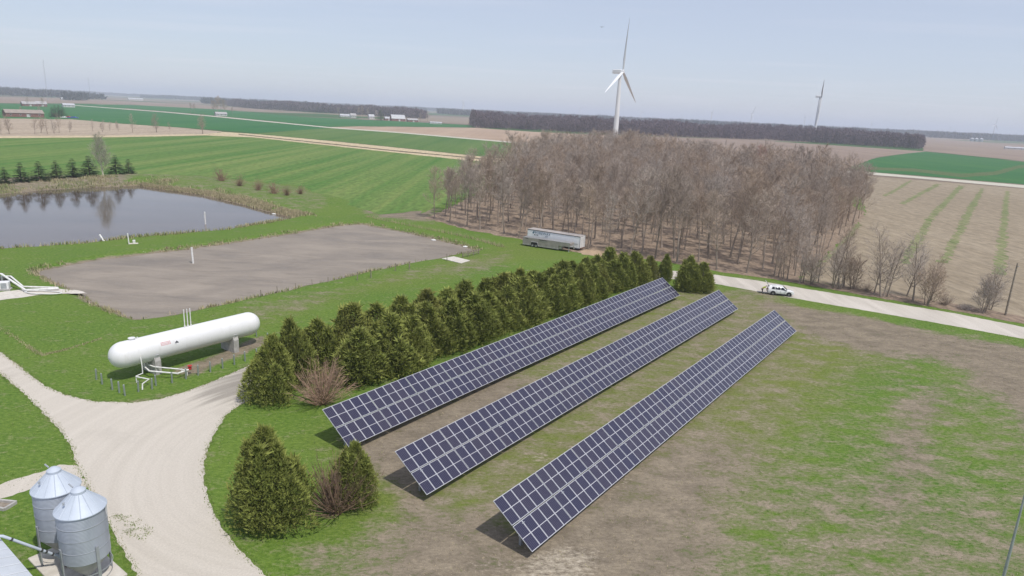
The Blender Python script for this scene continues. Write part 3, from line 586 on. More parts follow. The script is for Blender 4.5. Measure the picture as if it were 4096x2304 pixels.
# bollards around the tank
b = MB(); b.tube([(0, 0, -0.05), (0, 0, 1.16)], 0.085, 12); b.lathe([(0.085, 1.16), (0.06, 1.2), (1e-5, 1.22)], 12); bollard_me = b.mesh('bollard', M['post_green'], True)
ZT = (400, 1220, 1080, 1600)
spots = [((-52, 1130), 'steel bollard farthest left on the grass by the round tank end'), ((35, 1200), 'steel bollard second from left near the round tank end'), ((190, 1285), 'steel bollard third from left at the corner near the drive'),
         ((295, 1330), 'steel bollard fourth from left at the corner near the drive'), ((380, 1375), 'steel bollard at the very corner, nearest the drive junction'), ((585, 1315), 'steel bollard beside the white fill pipe leg'),
         ((790, 1275), 'left of the pair of steel bollards in front of the slanted pipes'), ((850, 1222), 'right of the pair of steel bollards in front of the slanted pipes'), ((1095, 1182), 'steel bollard just right of the red shutoff valve'),
         ((1305, 1120), 'steel bollard second right of the red valve along the drive'), ((1490, 1066), 'steel bollard third right of the red valve along the drive'), ((1675, 1016), 'steel bollard fourth right of the red valve along the drive'),
         ((1860, 962), 'steel bollard fifth right of the red valve along the drive'), ((2038, 904), 'steel bollard in front of the far concrete saddle'), ((2200, 852), 'steel bollard just right of the far concrete saddle'),
         ((2372, 806), 'last steel bollard of the drive side row by the evergreen'), ((2532, 690), 'steel bollard against the evergreen at the far tank end, lower one'), ((2540, 562), 'steel bollard against the evergreen at the far tank end, upper one'), ((2372, 478), 'steel bollard just below the far rounded tank end')]
for (X, Y), lab in spots:
    q = f4(*zoom(X, Y, ZT)); ob = obj('bollard', bollard_me, None, (q[0], q[1], 0), random.uniform(0, 6)); ob.rotation_euler = (random.uniform(-0.03, 0.03), random.uniform(-0.03, 0.03), 0); tag(ob, lab, 'bollard', 'bollards around the gas tank')

# ------------------------------------------------------------------ feed bins
def corrugated():
    t = NT('corrugated_steel'); sep = t.n.new('ShaderNodeSeparateXYZ'); t.l.new(t.tc.outputs['Object'], sep.inputs[0])
    w = t.math('SINE', t.math('MULTIPLY', sep.outputs[2], 2 * PI / 0.085)); t.bump(w, 0.35, 0.02)
    n = t.noise(1.2, t.vec((1, 1, 0.3)), 4); c = t.mix(t.rng(n, 0.35, 0.65), (0.36, 0.39, 0.45), (0.44, 0.47, 0.53)); return t.out(c, 0.5, 0.2, 0.5)
M['corr'] = corrugated()
M['bin_roof'] = simple('bin_roof_steel', (0.50, 0.55, 0.62), (0.45, 0.50, 0.57), 1.5, 0.6, 0.1, 0.4)
BR = 1.72; ZB, ZE = 1.85, 5.02
ZS = (0, 1840, 480, 2304)
def bin_center(lx, ly, rx, ry):
    a = f4(*zoom(lx, ly, ZS, 1499), ZE); c = f4(*zoom(rx, ry, ZS, 1499), ZE); return (a + c) / 2, np.hypot(*(a - c)) / 2
bins = [(bin_center(385, 395, 1003, 272), 'rear corrugated feed bin, the one partly hidden by the other'), (bin_center(680, 640, 1320, 545), 'front corrugated steel feed bin on legs at the lower left')]
for ((cx, cy), rad), lab in bins:
    t = empty('feed_bin', (cx, cy, 0), 0.35); tag(t, lab, 'feed bin', 'feed bins beside the barn')
    for k in range(4):
        z0 = ZB + (ZE - ZB) * k / 4; z1 = ZB + (ZE - ZB) * (k + 1) / 4
        b = MB(); rk = rad - (0.006 if k % 2 else 0); b.lathe([(rk, z0 + 0.006), (rk, z1 - 0.006)], 56); b.f = b.f[:-2] if len(b.f) > 56 else b.f; b.m = b.m[:len(b.f)]; b.build('wall_ring', M['corr'], t, True)
        b = MB(); b.lathe([(rad - 0.02, z1 - 0.025), (rad + 0.012, z1 - 0.02), (rad + 0.012, z1 + 0.02), (rad - 0.02, z1 + 0.025), (rad - 0.02, z1 - 0.025)], 56); b.f = b.f[:224]; b.m = b.m[:224]; b.build('ring_seam', M['galv'], t, True)
    b = MB(); n = 14                                      # ribbed cone roof, one sheet per rib
    b.lathe([(rad + 0.07, ZE - 0.03), (rad + 0.07, ZE + 0.02), (0.36, ZE + 1.05), (0.34, ZE + 1.05)], 56); roof = b.build('roof', M['bin_roof'], t, False)
    for k in range(n):
        a = 2 * PI * k / n; b = MB(); b.tube([((rad + 0.06) * math.cos(a), (rad + 0.06) * math.sin(a), ZE + 0.03), (0.37 * math.cos(a), 0.37 * math.sin(a), ZE + 1.06)], 0.022, 4); b.build('roof_rib', M['bin_roof'], roof)
    b = MB(); b.lathe([(0.36, ZE + 1.02), (0.40, ZE + 1.05), (0.40, ZE + 1.18), (0.20, ZE + 1.34), (1e-5, ZE + 1.38)], 20); b.build('fill_cap', M['bin_roof'], roof, True)
    b = MB(); b.tube([(-0.32, 0.25, ZE + 1.25), (-0.55, 0.4, ZE + 1.42)], 0.05, 6); b.build('cap_lever', M['galv'], roof)
    b = MB(); b.box((-0.62, -0.75, ZE + 0.78), (0.10, 0.10, 0.16)); b.build('roof_vent', M['galv'], roof)
    b = MB(); b.lathe([(0.24, 0.42), (rad - 0.01, ZB)], 40); b.f = b.f[:40]; b.m = b.m[:40]; b.build('hopper', M['galv'], t, True)
    b = MB(); b.box((0, 0, 0.32), (0.55, 0.55, 0.28)); b.build('boot', M['galv'], t)
    for k in range(4):
        a = PI / 4 + PI / 2 * k - 0.1; x, y = (rad + 0.05) * math.cos(a), (rad + 0.05) * math.sin(a)
        b = MB(); Mz = Matrix.Rotation(a, 3, 'Z'); b.box((x, y, 1.45), (0.07, 0.17, 2.9), Mz); b.box((x, y, 0.02), (0.24, 0.24, 0.04), Mz); b.build('leg', M['galv'], t)
    b = MB(); b.lathe([(rad + 0.02, 1.1), (rad + 0.05, 1.1), (rad + 0.05, 1.16), (rad + 0.02, 1.16), (rad + 0.02, 1.1)], 40); b.f = b.f[:160]; b.m = b.m[:160]; b.build('leg_ring', M['galv'], t)
    sd = Vector((math.cos(0.12), math.sin(0.12), 0)); b = MB(); Mz = Matrix.Rotation(0.12, 3, 'Z'); b.box(sd * (rad + 0.012), (0.02, 0.42, 0.0), None) if False else None
    a0 = -0.02; q = [((rad + 0.018) * math.cos(a0 + d), (rad + 0.018) * math.sin(a0 + d), z) for d in (-0.13, 0.13) for z in (ZE - 0.62, ZE - 0.1)]; q2 = [(x * 1.006, y * 1.006, z) for x, y, z in q]
    b.add(q + q2, [(0, 1, 3, 2), (4, 6, 7, 5), (0, 4, 5, 1), (2, 3, 7, 6), (0, 2, 6, 4), (1, 5, 7, 3)]); b.build('label_plate', M['white_paint'], t)
    b = MB()
    for s_ in (-0.2, 0.2): b.tube([(-0.5 + s_, rad + 0.1, 0.5), (-0.5 + s_, rad + 0.1, ZE)], 0.02, 5)
    for k in range(14): b.tube([(-0.7, rad + 0.1, 0.6 + 0.3 * k), (-0.3, rad + 0.1, 0.6 + 0.3 * k)], 0.015, 4)
    b.build('ladder', M['galv'], t)
(b1c, _), _l = bins[0]; (b2c, _), _l = bins[1]
mid = (b1c + b2c) / 2; ax = (b2c - b1c) / np.hypot(*(b2c - b1c)); ang = math.atan2(ax[1], ax[0])
b = MB(); b.bevbox((0, 0, 0.06), (6.2, 3.3, 0.16), 0.03); pad = b.build('concrete_pad', M['pale_concrete']); pad.location = (mid[0], mid[1], 0); pad.rotation_euler = (0, 0, ang); tag(pad, 'concrete pad under the two feed bins', 'pad')
# barn corner with metal roof, auger tube into it
barn = empty('barn', (0, 0, 0)); tag(barn, 'pale metal roofed barn cut off by the lower left corner', 'barn')
e0 = f4(0, 2152, 3.3); e1 = f4(131, 2304, 3.3); ed = (e1 - e0) / np.hypot(*(e1 - e0)); en = np.array([ed[1], -ed[0]])
if en[0] > 0: en = -en
A0 = e0 - ed * 6.0; A1 = e0 + ed * 22.0
def q3(p, z): return (p[0], p[1], z)
b = MB(); b.add([q3(A0, 3.3), q3(A1, 3.3), q3(A1 + en * 7, 5.2), q3(A0 + en * 7, 5.2), q3(A0, 3.22), q3(A1, 3.22), q3(A1 + en * 7, 5.12), q3(A0 + en * 7, 5.12)], [(0, 1, 2, 3), (7, 6, 5, 4), (0, 4, 5, 1), (1, 5, 6, 2), (3, 2, 6, 7), (0, 3, 7, 4)])
M['barn_roof'] = simple('barn_metal_roof', (0.60, 0.63, 0.66), (0.52, 0.55, 0.58), 0.7, 0.45, 0.2)
rf = b.build('roof', M['barn_roof'], barn)
b = MB(); b.add([q3(A0 + en * 14, 3.3), q3(A1 + en * 14, 3.3), q3(A1 + en * 7.003, 5.2), q3(A0 + en * 7.003, 5.2), q3(A0 + en * 14, 3.22), q3(A1 + en * 14, 3.22), q3(A1 + en * 7.003, 5.12), q3(A0 + en * 7.003, 5.12)], [(3, 2, 1, 0), (4, 5, 6, 7), (1, 5, 4, 0), (2, 6, 5, 1), (7, 6, 2, 3), (4, 7, 3, 0)])
b.build('roof', M['barn_roof'], barn)
for k in range(28):
    p = A0 + ed * (0.5 + k * 1.0); b = MB(); b.tube([q3(p + en * 0.02, 3.325), q3(p + en * 6.95, 5.205)], 0.025, 4); b.build('roof_rib', M['barn_roof'], rf)
w0, w1 = A0 + ed * 0.5 + en * 0.5, A1 - ed * 0.5 + en * 0.5; w2, w3 = w1 + en * 13, w0 + en * 13
b = MB(); b.add([q3(w0, 0), q3(w1, 0), q3(w2, 0), q3(w3, 0), q3(w0, 3.3), q3(w1, 3.3), q3(w2, 3.3), q3(w3, 3.3), q3((w0 + w3) / 2, 5.05), q3((w1 + w2) / 2, 5.05)], [(0, 1, 5, 4), (2, 3, 7, 6), (1, 2, 6, 9, 5), (3, 0, 4, 8, 7)]); b.build('wall', M['white_paint'], barn)
aug = MB(); p0 = f4(*zoom(735, 1195, ZS, 1499), 1.0); p1 = f4(*zoom(30, 950, ZS, 1499), 3.7); p2 = f4(-60, 2140, 3.9)
t = empty('feed_auger', (p0[0], p0[1], 0)); tag(t, 'slanting silver auger tube running from the feed bins to the barn', 'auger')
def rel(p, z): return (p[0] - t.location[0], p[1] - t.location[1], z)
b = MB(); b.tube([rel(b2c, 0.4), rel(p0, 0.95), rel(p1, 3.7), rel(p2, 3.85)], 0.085, 10); tb = b.build('tube', M['bin_roof'], t, True)
for fr in (0.12, 0.24, 0.32, 0.85):
    q = p0 + (p1 - p0) * fr; zz = 0.95 + (3.7 - 0.95) * fr; dq = Vector(((p1 - p0)[0], (p1 - p0)[1], 2.75)).normalized() * 0.06; b = MB(); c0 = Vector(rel(q, zz)); b.tube([c0 - dq, c0 + dq], 0.1, 10); b.build('clamp', M['dark_steel'], t)
b = MB(); b.bevbox((0.3, 0.1, 0.75), (0.5, 0.4, 0.5), 0.05); b.build('motor', M['galv'], t)
b = MB(); b.tube([(0.3, 0.1, 0.0), (0.3, 0.1, 0.7)], 0.05, 6); b.build('stand', M['rust'], t)
# pit frame beside the path
pf = [f4(*zoom(x, y, ZS, 1499)) for x, y in ((-60, 520), (205, 545), (55, 635), (-120, 600))]
t = empty('pit_frame', (pf[0][0], pf[0][1], 0)); tag(t, 'low concrete frame around a pit by the narrow path', 'frame')
for i in range(4):
    a, c = pf[i] - pf[0], pf[(i + 1) % 4] - pf[0]; b = MB(); dd = c - a; L = np.hypot(*dd); b.box(((a + c)[0] / 2, (a + c)[1] / 2, 0.11 + 0.002 * i), (L, 0.16, 0.22), Matrix.Rotation(math.atan2(dd[1], dd[0]), 3, 'Z')); b.build('curb', M['concrete'], t)
b = MB(); b.add([(p[0] - pf[0][0], p[1] - pf[0][1], 0.05) for p in pf] , [(0, 1, 2, 3)]); b.build('pit_cover', M['wood'], t)

# ------------------------------------------------------------------ wheels
def wheel(parent, x, y, r, w, side, name='wheel'):
    """side: +1 outer face towards +y"""
    My = Matrix.Rotation(PI / 2, 3, 'X'); h = w / 2
    b = MB(); b.lathe([(r * 0.62, -h), (r * 0.94, -h), (r, -h * 0.6), (r, h * 0.6), (r * 0.94, h), (r * 0.62, h), (r * 0.62, -h)], 22, (0, 0, 0), My)
    e = b.build('tyre', M['rubber'], None, True)
    b = MB(); b.lathe([(1e-5, -h * 0.7), (r * 0.61, -h * 0.75), (r * 0.61, h * 0.75), (1e-5, h * 0.7)], 18, (0, 0, 0), My)
    for k in range(5):
        a = 2 * PI * k / 5; b.box((math.cos(a) * r * 0.33, side * h * 0.78, math.sin(a) * r * 0.33), (r * 0.5, 0.03, r * 0.13), Matrix.Rotation(-a, 3, 'Y'))
    rim = b.build('rim', M['alloy'], None, True)
    wv = empty(name, (x, y, r)); wv.parent = parent; e.parent = wv; rim.parent = wv
    return wv

# ------------------------------------------------------------------ box semitrailer
TRZ = (2060, 880, 2380, 1040)
p1 = f4(*zoom(440, 245, TRZ), 3.2); p2 = f4(*zoom(2100, 535, TRZ), 3.2); hd = (p2 - p1) / np.hypot(*(p2 - p1)); SLn = float(np.hypot(*(p2 - p1)))
hd = np.array([math.cos(R(-32.0)), math.sin(R(-32.0))]); SLn -= 0.7; p1 = p2 - hd * SLn
semi = empty('box_trailer', (p1[0], p1[1], 0), math.atan2(hd[1], hd[0])); tag(semi, 'long white box semitrailer with printed lettering, parked by the bare wood', 'trailer')
W = 2.55                      # local: x front(left) to rear doors(right), y 0 near side, +y away
b = MB(); b.bevbox((SLn / 2, W / 2, 1.84), (SLn - 0.06, W - 0.04, 2.66), 0.05); body = b.build('body', M['trailer_white'], semi)
b = MB(); b.bevbox((SLn / 2, W / 2, 3.19), (SLn, W, 0.06), 0.02); b.build('roof', M['trailer_roof'], semi)
for (z, h) in ((3.1, 0.12), (0.55, 0.16)):
    b = MB(); b.box((SLn / 2, -0.012, z), (SLn, 0.05, h)); b.build('side_rail', M['galv'] if z < 1 else M['dark_steel'], semi)
for k in range(14):
    x = 0.6 + k * (SLn - 1.2) / 13; b = MB(); b.box((x, 0.006, 1.84), (0.05, 0.02, 2.4)); b.build('side_post', M['trailer_white'], body)
b = MB(); b.box((SLn - 2.2, -0.012, 1.42), (3.4, 0.02, 0.10)); b.build('rub_rail', M['galv'], semi)
for s in (0, 1):
    b = MB(); b.bevbox((SLn + 0.02, W * (0.27 + 0.46 * s), 1.85), (0.05, W * 0.44, 2.45), 0.012); dr = b.build('door', M['white_paint'], semi)
    for k in (0.15, 0.33): b = MB(); b.tube([(SLn + 0.07, W * (0.5 + (k if s else -k) * 1.0), 0.7), (SLn + 0.07, W * (0.5 + (k if s else -k) * 1.0), 3.0)], 0.02, 6); b.build('lock_bar', M['galv'], dr)
b = MB(); b.box((SLn + 0.0, 0.06, 1.85), (0.08, 0.12, 2.7)); b.box((SLn, W - 0.06, 1.85), (0.08, 0.12, 2.7)); b.box((SLn, W / 2, 3.12), (0.08, W, 0.1)); b.build('door_frame', M['galv'], semi)
b = MB(); b.box((SLn + 0.05, W / 2, 0.5), (0.1, 2.2, 0.1)); b.box((SLn, 0.5, 0.62), (0.08, 0.08, 0.3)); b.box((SLn, W - 0.5, 0.62), (0.08, 0.08, 0.3)); b.build('rear_bumper', M['rust'], semi)
for x in (SLn - 2.6, SLn - 1.35):
    for y, sd in ((0.22, -1), (W - 0.22, 1)): wheel(semi, x, y, 0.5, 0.3, sd)
for y in (0.5, W - 0.5): b = MB(); b.box((2.8, y, 0.3), (0.14, 0.14, 0.6)); b.box((2.8, y, 0.03), (0.34, 0.3, 0.06)); b.build('landing_leg', M['dark_steel'], semi)
def text_mesh(txt, size, name, mat, parent, M4):
    cu = bpy.data.curves.new(name, 'FONT'); cu.body = txt; cu.size = size; cu.extrude = 0.004; cu.resolution_u = 2; tmp = bpy.data.objects.new('tmp_text', cu); col.objects.link(tmp)
    dg = bpy.context.evaluated_depsgraph_get(); me = bpy.data.meshes.new_from_object(tmp.evaluated_get(dg)); bpy.data.objects.remove(tmp); bpy.data.curves.remove(cu)
    me.name = name; me.materials.clear(); me.materials.append(mat); ob = obj(name, me, parent); ob.matrix_local = M4; return ob
Mt = Matrix.Translation((2.05, -0.010, 2.30)) @ Matrix.Rotation(PI / 2, 4, 'X')
text_mesh('FOREWAY', 0.86, 'lettering', M['ink_blue'], body, Mt)
b = MB(); b.add([(1.55, -0.012, 2.25), (1.95, -0.012, 2.55), (1.85, -0.012, 3.02), (1.62, -0.012, 2.78), (1.40, -0.012, 2.6)], [(0, 1, 2, 3, 4)]); b.build('logo', M['ink_blue'], body)
for k in range(3): b = MB(); b.box((1.95 + 0.42 * k, -0.010, 2.08), (0.24, 0.006, 0.17)); b.build('small_print', M['ink_dark'], body)
b = MB(); b.tube([(4.75, -0.012, 2.02), (4.95, -0.012, 2.12), (5.25, -0.012, 2.06), (5.5, -0.012, 2.09)], 0.03, 4); b.build('small_print', M['ink_dark'], body)

# ------------------------------------------------------------------ aluminium gooseneck trailer
def alu():
    t = NT('mill_aluminium'); n = t.noise(1.3, None, 5, 0.6); n2 = t.noise(6, None, 3, 0.6); c = t.mix(t.rng(n, 0.3, 0.7), (0.28, 0.255, 0.23), (0.40, 0.37, 0.34)); c = t.mix(t.rng(n2, 0.55, 0.75, 0, 0.4), c, (0.22, 0.20, 0.18)); return t.out(c, t.rng(n, 0.3, 0.7, 0.4, 0.6), 0.3, 0.5)
M['alu'] = alu()
M['alu_bright'] = simple('bright_aluminium', (0.55, 0.54, 0.53), (0.42, 0.41, 0.40), 3, 0.35, 0.6)
g0 = f4(*zoom(240, 822, TRZ)); g1 = f4(*zoom(1390, 992, TRZ)); gd = (g1 - g0) / np.hypot(*(g1 - g0)); GL = float(np.hypot(*(g1 - g0)))
goose = empty('gooseneck_trailer', (g0[0], g0[1], 0), math.atan2(gd[1], gd[0])); tag(goose, 'dull aluminium gooseneck livestock trailer parked in front of the white semitrailer', 'trailer')
GW, GZ0, GZ1 = 2.1, 0.32, 2.0
b = MB(); b.prism([(0, GZ0), (GL, GZ0), (GL, 1.15), (GL + 2.35, 1.2), (GL + 2.75, 1.38), (GL + 2.75, GZ1 - 0.12), (GL + 2.6, GZ1), (0, GZ1)], 0, GW); body = b.build('body', M['alu'], goose)
b = MB(); b.bevbox(((GL + 2.6) / 2, GW / 2, GZ1 + 0.02), (GL + 2.5, GW - 0.05, 0.05), 0.02); b.build('roof', M['alu_bright'], goose)
b = MB(); b.box((GL / 2, -0.02, GZ0 + 0.05), (GL, 0.05, 0.12)); b.build('sill', M['alu_bright'], goose)
for k in range(26):
    x = 0.25 + k * (GL - 0.5) / 25
    if 2.0 < x < 3.9: continue
    b = MB(); b.add([(x - 0.11, -0.008, 0.52), (x + 0.11, -0.008, 0.52), (x + 0.05, -0.008, 0.66), (x - 0.05, -0.008, 0.66), (x - 0.11, -0.03, 0.50), (x + 0.11, -0.03, 0.50)], [(0, 1, 2, 3), (0, 4, 5, 1)]); b.build('stake_pocket', M['alu_bright'], body)
b = MB(); b.box((0.95, -0.008, 1.82), (0.85, 0.02, 0.13)); b.build('vent_slot', M['black_trim'], body)
b = MB(); b.box((5.0, -0.008, 1.80), (1.9, 0.02, 0.16)); b.build('vent_slot', M['black_trim'], body)
b = MB(); b.box((5.0, -0.02, 1.64), (1.95, 0.04, 0.11)); b.build('drop_sill', M['alu_bright'], body)
b = MB(); b.box((GL + 1.3, -0.008, 1.9), (2.4, 0.03, 0.07)); b.build('neck_rail', M['alu_bright'], body)
pts = [(2.02, 0.45), (2.12, 1.05), (2.3, 1.2), (3.6, 1.2), (3.8, 1.05), (3.9, 0.45)]
b = MB(); b.tube([(x, -0.06, z) for x, z in pts], 0.07, 6); b.build('fender', M['alu_bright'], goose)
b = MB(); b.prism([(2.1, 0.3), (2.2, 1.02), (2.34, 1.14), (3.56, 1.14), (3.72, 1.02), (3.82, 0.3)], -0.012, 0.02); b.build('wheel_well', M['black_trim'], goose)
for x in (2.5, 3.42):
    for y, sd in ((-0.02, -1), (GW + 0.02, 1)): wheel(goose, x, y, 0.39, 0.24, sd)
b = MB(); b.tube([(GL + 2.5, GW / 2, 1.5), (GL + 3.15, GW / 2, 1.4), (GL + 3.2, GW / 2, 0.75)], 0.09, 8); b.build('coupler', M['alu_bright'], goose)
b = MB(); b.box((GL + 2.35, 0.35, 0.75), (0.12, 0.12, 1.4)); b.box((GL + 2.35, 0.35, 0.03), (0.28, 0.28, 0.06)); b.build('jack', M['galv'], goose)
b = MB(); b.bevbox((GL + 0.35, GW / 2, 0.85), (0.6, 1.7, 0.95), 0.04); b.build('toolbox', M['alu_bright'], goose)

# ------------------------------------------------------------------ white car with its tailgate up
CZ = (3030, 1110, 3210, 1210)
w1 = f4(*zoom(862, 1008, CZ)); w2 = f4(*zoom(1765, 1095, CZ)); ch = (w2 - w1) / np.hypot(*(w2 - w1)); cl = np.array([-ch[1], ch[0]])
cc = (w1 + w2) / 2 + cl * 0.80
car = empty('parked_car', (cc[0], cc[1], 0), math.atan2(ch[1], ch[0])); tag(car, 'white sport utility car with its tailgate raised, parked half on the grass verge', 'car')
ST = [(-2.20, .74, .46, .78, .68, .82), (-2.13, .84, .36, 1.0, .66, 1.40), (-1.7, .90, .28, 1.05, .64, 1.62), (-0.6, .92, .25, 1.01, .66, 1.67), (0.3, .92, .25, .99, .64, 1.61), (1.02, .91, .25, .98, .80, 1.05), (1.65, .89, .28, .95, .76, 1.00), (2.08, .83, .32, .82, .70, .88), (2.22, .72, .42, .68, .60, .73)]
vs = []; fs = []
for (x, w, zb, zt, wr, zr) in ST:
    ring = [(-w * .9, zb), (-w, zb + .14), (-w * .985, zt), (-wr, zr - .07), (-wr * .78, zr)]
    vs += [(x, y, z) for y, z in ring] + [(x, -y, z) for y, z in reversed(ring)]
n = 10
for i in range(len(ST) - 1):
    for k in range(n): fs.append((i * n + k, i * n + (k + 1) % n, (i + 1) * n + (k + 1) % n, (i + 1) * n + k))
fs += [tuple(range(n)), tuple(reversed(range((len(ST) - 1) * n, len(ST) * n)))]
b = MB(); b.add(vs, fs); body = b.build('body', M['car_white'], car, True)
def cab(x, u, side, off=0.012):           # point on the cabin side between belt (u=0) and roof edge (u=1)
    for i in range(len(ST) - 1):
        if ST[i][0] <= x <= ST[i + 1][0]:
            t_ = (x - ST[i][0]) / (ST[i + 1][0] - ST[i][0]); s_ = [ST[i][k] + (ST[i + 1][k] - ST[i][k]) * t_ for k in range(6)]
            return (x, side * (s_[1] * .985 + (s_[4] - s_[1] * .985) * u + off), s_[3] + (s_[5] - .07 - s_[3]) * u)
for side in (-1, 1):
    for (xa, xb, xc, xd) in ((-1.62, -1.05, -1.12, -1.50), (-1.0, -0.12, -0.12, -1.0), (-0.05, 0.86, 0.34, -0.05)):
        q = [cab(xa, 0.10, side), cab(xb, 0.10, side), cab(xc, 0.88, side), cab(xd, 0.88, side)]; q2 = [(x, y - side * 0.03, z) for x, y, z in q]
        b = MB(); b.add(q + q2, [(0, 1, 2, 3), (0, 4, 5, 1), (1, 5, 6, 2), (2, 6, 7, 3), (3, 7, 4, 0)]); b.build('side_window', M['glass_dark'], body)
    b = MB(); b.box((-0.085, side * 0.925, 0.62), (0.012, 0.012, 0.6)); b.build('door_gap', M['black_trim'], body)
    b = MB(); b.box((-0.75, side * 0.935, 0.92), (0.18, 0.02, 0.03)); b.build('door_handle', M['alloy'], body)
    b = MB(); b.box((0.0, side * 0.915, 0.31), (1.7, 0.04, 0.12)); b.build('sill_trim', M['black_trim'], body)
    b = MB(); b.bevbox((0.80, side * 1.0, 1.05), (0.16, 0.22, 0.15), 0.04); b.build('mirror', M['black_trim'], body)
    for xw in (-1.30, 1.34):
        b = MB(); b.lathe([(1e-5, -0.01), (0.45, -0.01), (0.45, 0.01), (1e-5, 0.01)], 24, (xw, side * 0.915, 0.36), Matrix.Rotation(PI / 2, 3, 'X')); b.build('wheel_arch', M['black_trim'], body)
        wheel(car, xw, side * 0.83, 0.35, 0.235, side)
    b = MB(); b.bevbox((2.12, side * 0.6, 0.74), (0.12, 0.3, 0.12), 0.03); b.build('headlight', M['alloy'], body)
    b = MB(); b.bevbox((-2.12, side * 0.74, 0.98), (0.1, 0.16, 0.3), 0.03); b.build('tail_light', M['red_paint'], body)
    b = MB(); b.tube([(-1.6, side * .55, 1.66), (0.2, side * .55, 1.67)], 0.022, 6); b.build('roof_rail', M['alloy'], body)
q = [(1.0, -.74, 1.09), (1.0, .74, 1.09), (0.36, .58, 1.575), (0.36, -.58, 1.575)]; q = [(x + .03, y, z + .03) for x, y, z in q]
b = MB(); b.add(q + [(x - .04, y, z - .04) for x, y, z in q], [(0, 1, 2, 3), (0, 4, 5, 1), (1, 5, 6, 2), (2, 6, 7, 3), (3, 7, 4, 0)]); b.build('windscreen', M['glass_dark'], body)
b = MB(); b.bevbox((2.2, 0, 0.6), (0.1, 1.0, 0.22), 0.03); b.build('grille', M['black_trim'], body)
b = MB(); b.bevbox((-2.185, 0, 0.55), (0.1, 1.5, 0.2), 0.03); b.build('rear_bumper', M['black_trim'], body)
b = MB(); b.add([(-2.20, -.62, .84), (-2.20, .62, .84), (-2.05, .6, 1.46), (-2.05, -.6, 1.46)], [(0, 1, 2, 3)]); b.v = [(x - 0.02, y, z) for x, y, z in b.v]; b.build('cargo_opening', M['black_trim'], body)
b = MB(); hq = [(-1.92, 1.60), (-2.38, 2.02), (-2.62, 2.28), (-2.66, 2.24), (-2.42, 1.96), (-1.95, 1.53)]
b.prism(hq, -.62, .62); hatch = b.build('tailgate', M['car_white'], car)
b = MB(); b.add([(-2.0, -.5, 1.64), (-2.0, .5, 1.64), (-2.36, .5, 1.985), (-2.36, -.5, 1.985)], [(0, 1, 2, 3)]); b.v = [(x - .01, y, z + .035) for x, y, z in b.v]; b.build('rear_window', M['glass_dark'], hatch)
b = MB(); b.add([(-1.97, -.55, 1.54), (-1.97, .55, 1.54), (-2.43, .55, 1.95), (-2.43, -.55, 1.95)], [(0, 1, 2, 3)]); b.v = [(x - .015, y, z - .02) for x, y, z in b.v]; b.build('inner_trim', M['black_trim'], hatch)

# person bending into the open boot
def skin(name, nodes, edges, mat, parent):
    me = bpy.data.meshes.new(name); me.from_pydata([n_[0] for n_ in nodes], edges, []); ob = obj(name, me, parent); me.materials.append(mat)
    md = ob.modifiers.new('skin', 'SKIN'); md.use_smooth_shade = True
    for i, n_ in enumerate(nodes): me.skin_vertices[0].data[i].radius = (n_[1], n_[1] if len(n_) < 3 else n_[2])
    me.skin_vertices[0].data[0].use_root = True
    ob.modifiers.new('sub', 'SUBSURF').levels = 1; ob.modifiers['sub'].render_levels = 2; return ob
M['skin'] = simple('skin', (0.45, 0.28, 0.20), (0.40, 0.25, 0.18), 5, 0.6)
M['hivis'] = simple('yellow_green_shirt', (0.52, 0.62, 0.07), (0.42, 0.52, 0.05), 4, 0.8)
M['trouser'] = simple('dark_trousers', (0.05, 0.05, 0.06), (0.03, 0.03, 0.04), 4, 0.85)
M['hair'] = simple('brown_hair', (0.10, 0.065, 0.04), (0.06, 0.04, 0.03), 6, 0.8)
pp = cc - ch * 2.95 - cl * 0.35
per = empty('person', (pp[0], pp[1], 0), math.atan2(ch[1], ch[0])); tag(per, 'person in yellow-green shirt and dark trousers leaning into the open car boot', 'person')
N_ = [((-.12, 0, .93), .125, .16), ((.08, 0, 1.10), .12, .155), ((.30, 0, 1.27), .12, .17), ((.42, 0, 1.36), .06, .06), ((.50, 0, 1.42), .085, .08), ((.56, 0, 1.47), .08, .075),
      ((-.12, .10, .86), .09), ((-.05, .12, .48), .062), ((-.14, .12, .09), .042), ((.02, .13, .045), .04), ((-.12, -.10, .86), .09), ((-.06, -.12, .48), .062), ((-.16, -.12, .09), .042), ((0., -.13, .045), .04),
      ((.30, .20, 1.28), .062), ((.42, .24, 1.03), .045), ((.62, .18, .93), .034), ((.30, -.20, 1.28), .062), ((.42, -.24, 1.03), .045), ((.62, -.18, .93), .034)]
E_ = [(0, 1), (1, 2), (2, 3), (3, 4), (4, 5), (0, 6), (6, 7), (7, 8), (8, 9), (0, 10), (10, 11), (11, 12), (12, 13), (2, 14), (14, 15), (15, 16), (2, 17), (17, 18), (18, 19)]
for s_, a_, c_ in ((1, 16, .18), (-1, 19, -.18)):
    for k in range(5):
        i0 = len(N_); dy = (k - 2) * .018; tip = (.74 - .012 * abs(k - 2.2), c_ + dy * 1.2, .88) if k != 4 else (.68, c_ - s_ * .06, .90)
        N_ += [((.66, c_ + dy * .8, .925), .012), ((tip[0] - .03, tip[1], tip[2] + .022), .009), (tip, .008)]; E_ += [(a_, i0), (i0, i0 + 1), (i0 + 1, i0 + 2)]
body = skin('body', N_, E_, M['skin'], per)
skin('shirt', [((-.13, 0, .93), .15, .185), ((.08, 0, 1.11), .145, .18), ((.31, 0, 1.28), .14, .19), ((.31, .20, 1.28), .085), ((.39, .235, 1.10), .07), ((.31, -.20, 1.28), .085), ((.39, -.235, 1.10), .07)], [(0, 1), (1, 2), (2, 3), (3, 4), (2, 5), (5, 6)], M['hivis'], per)
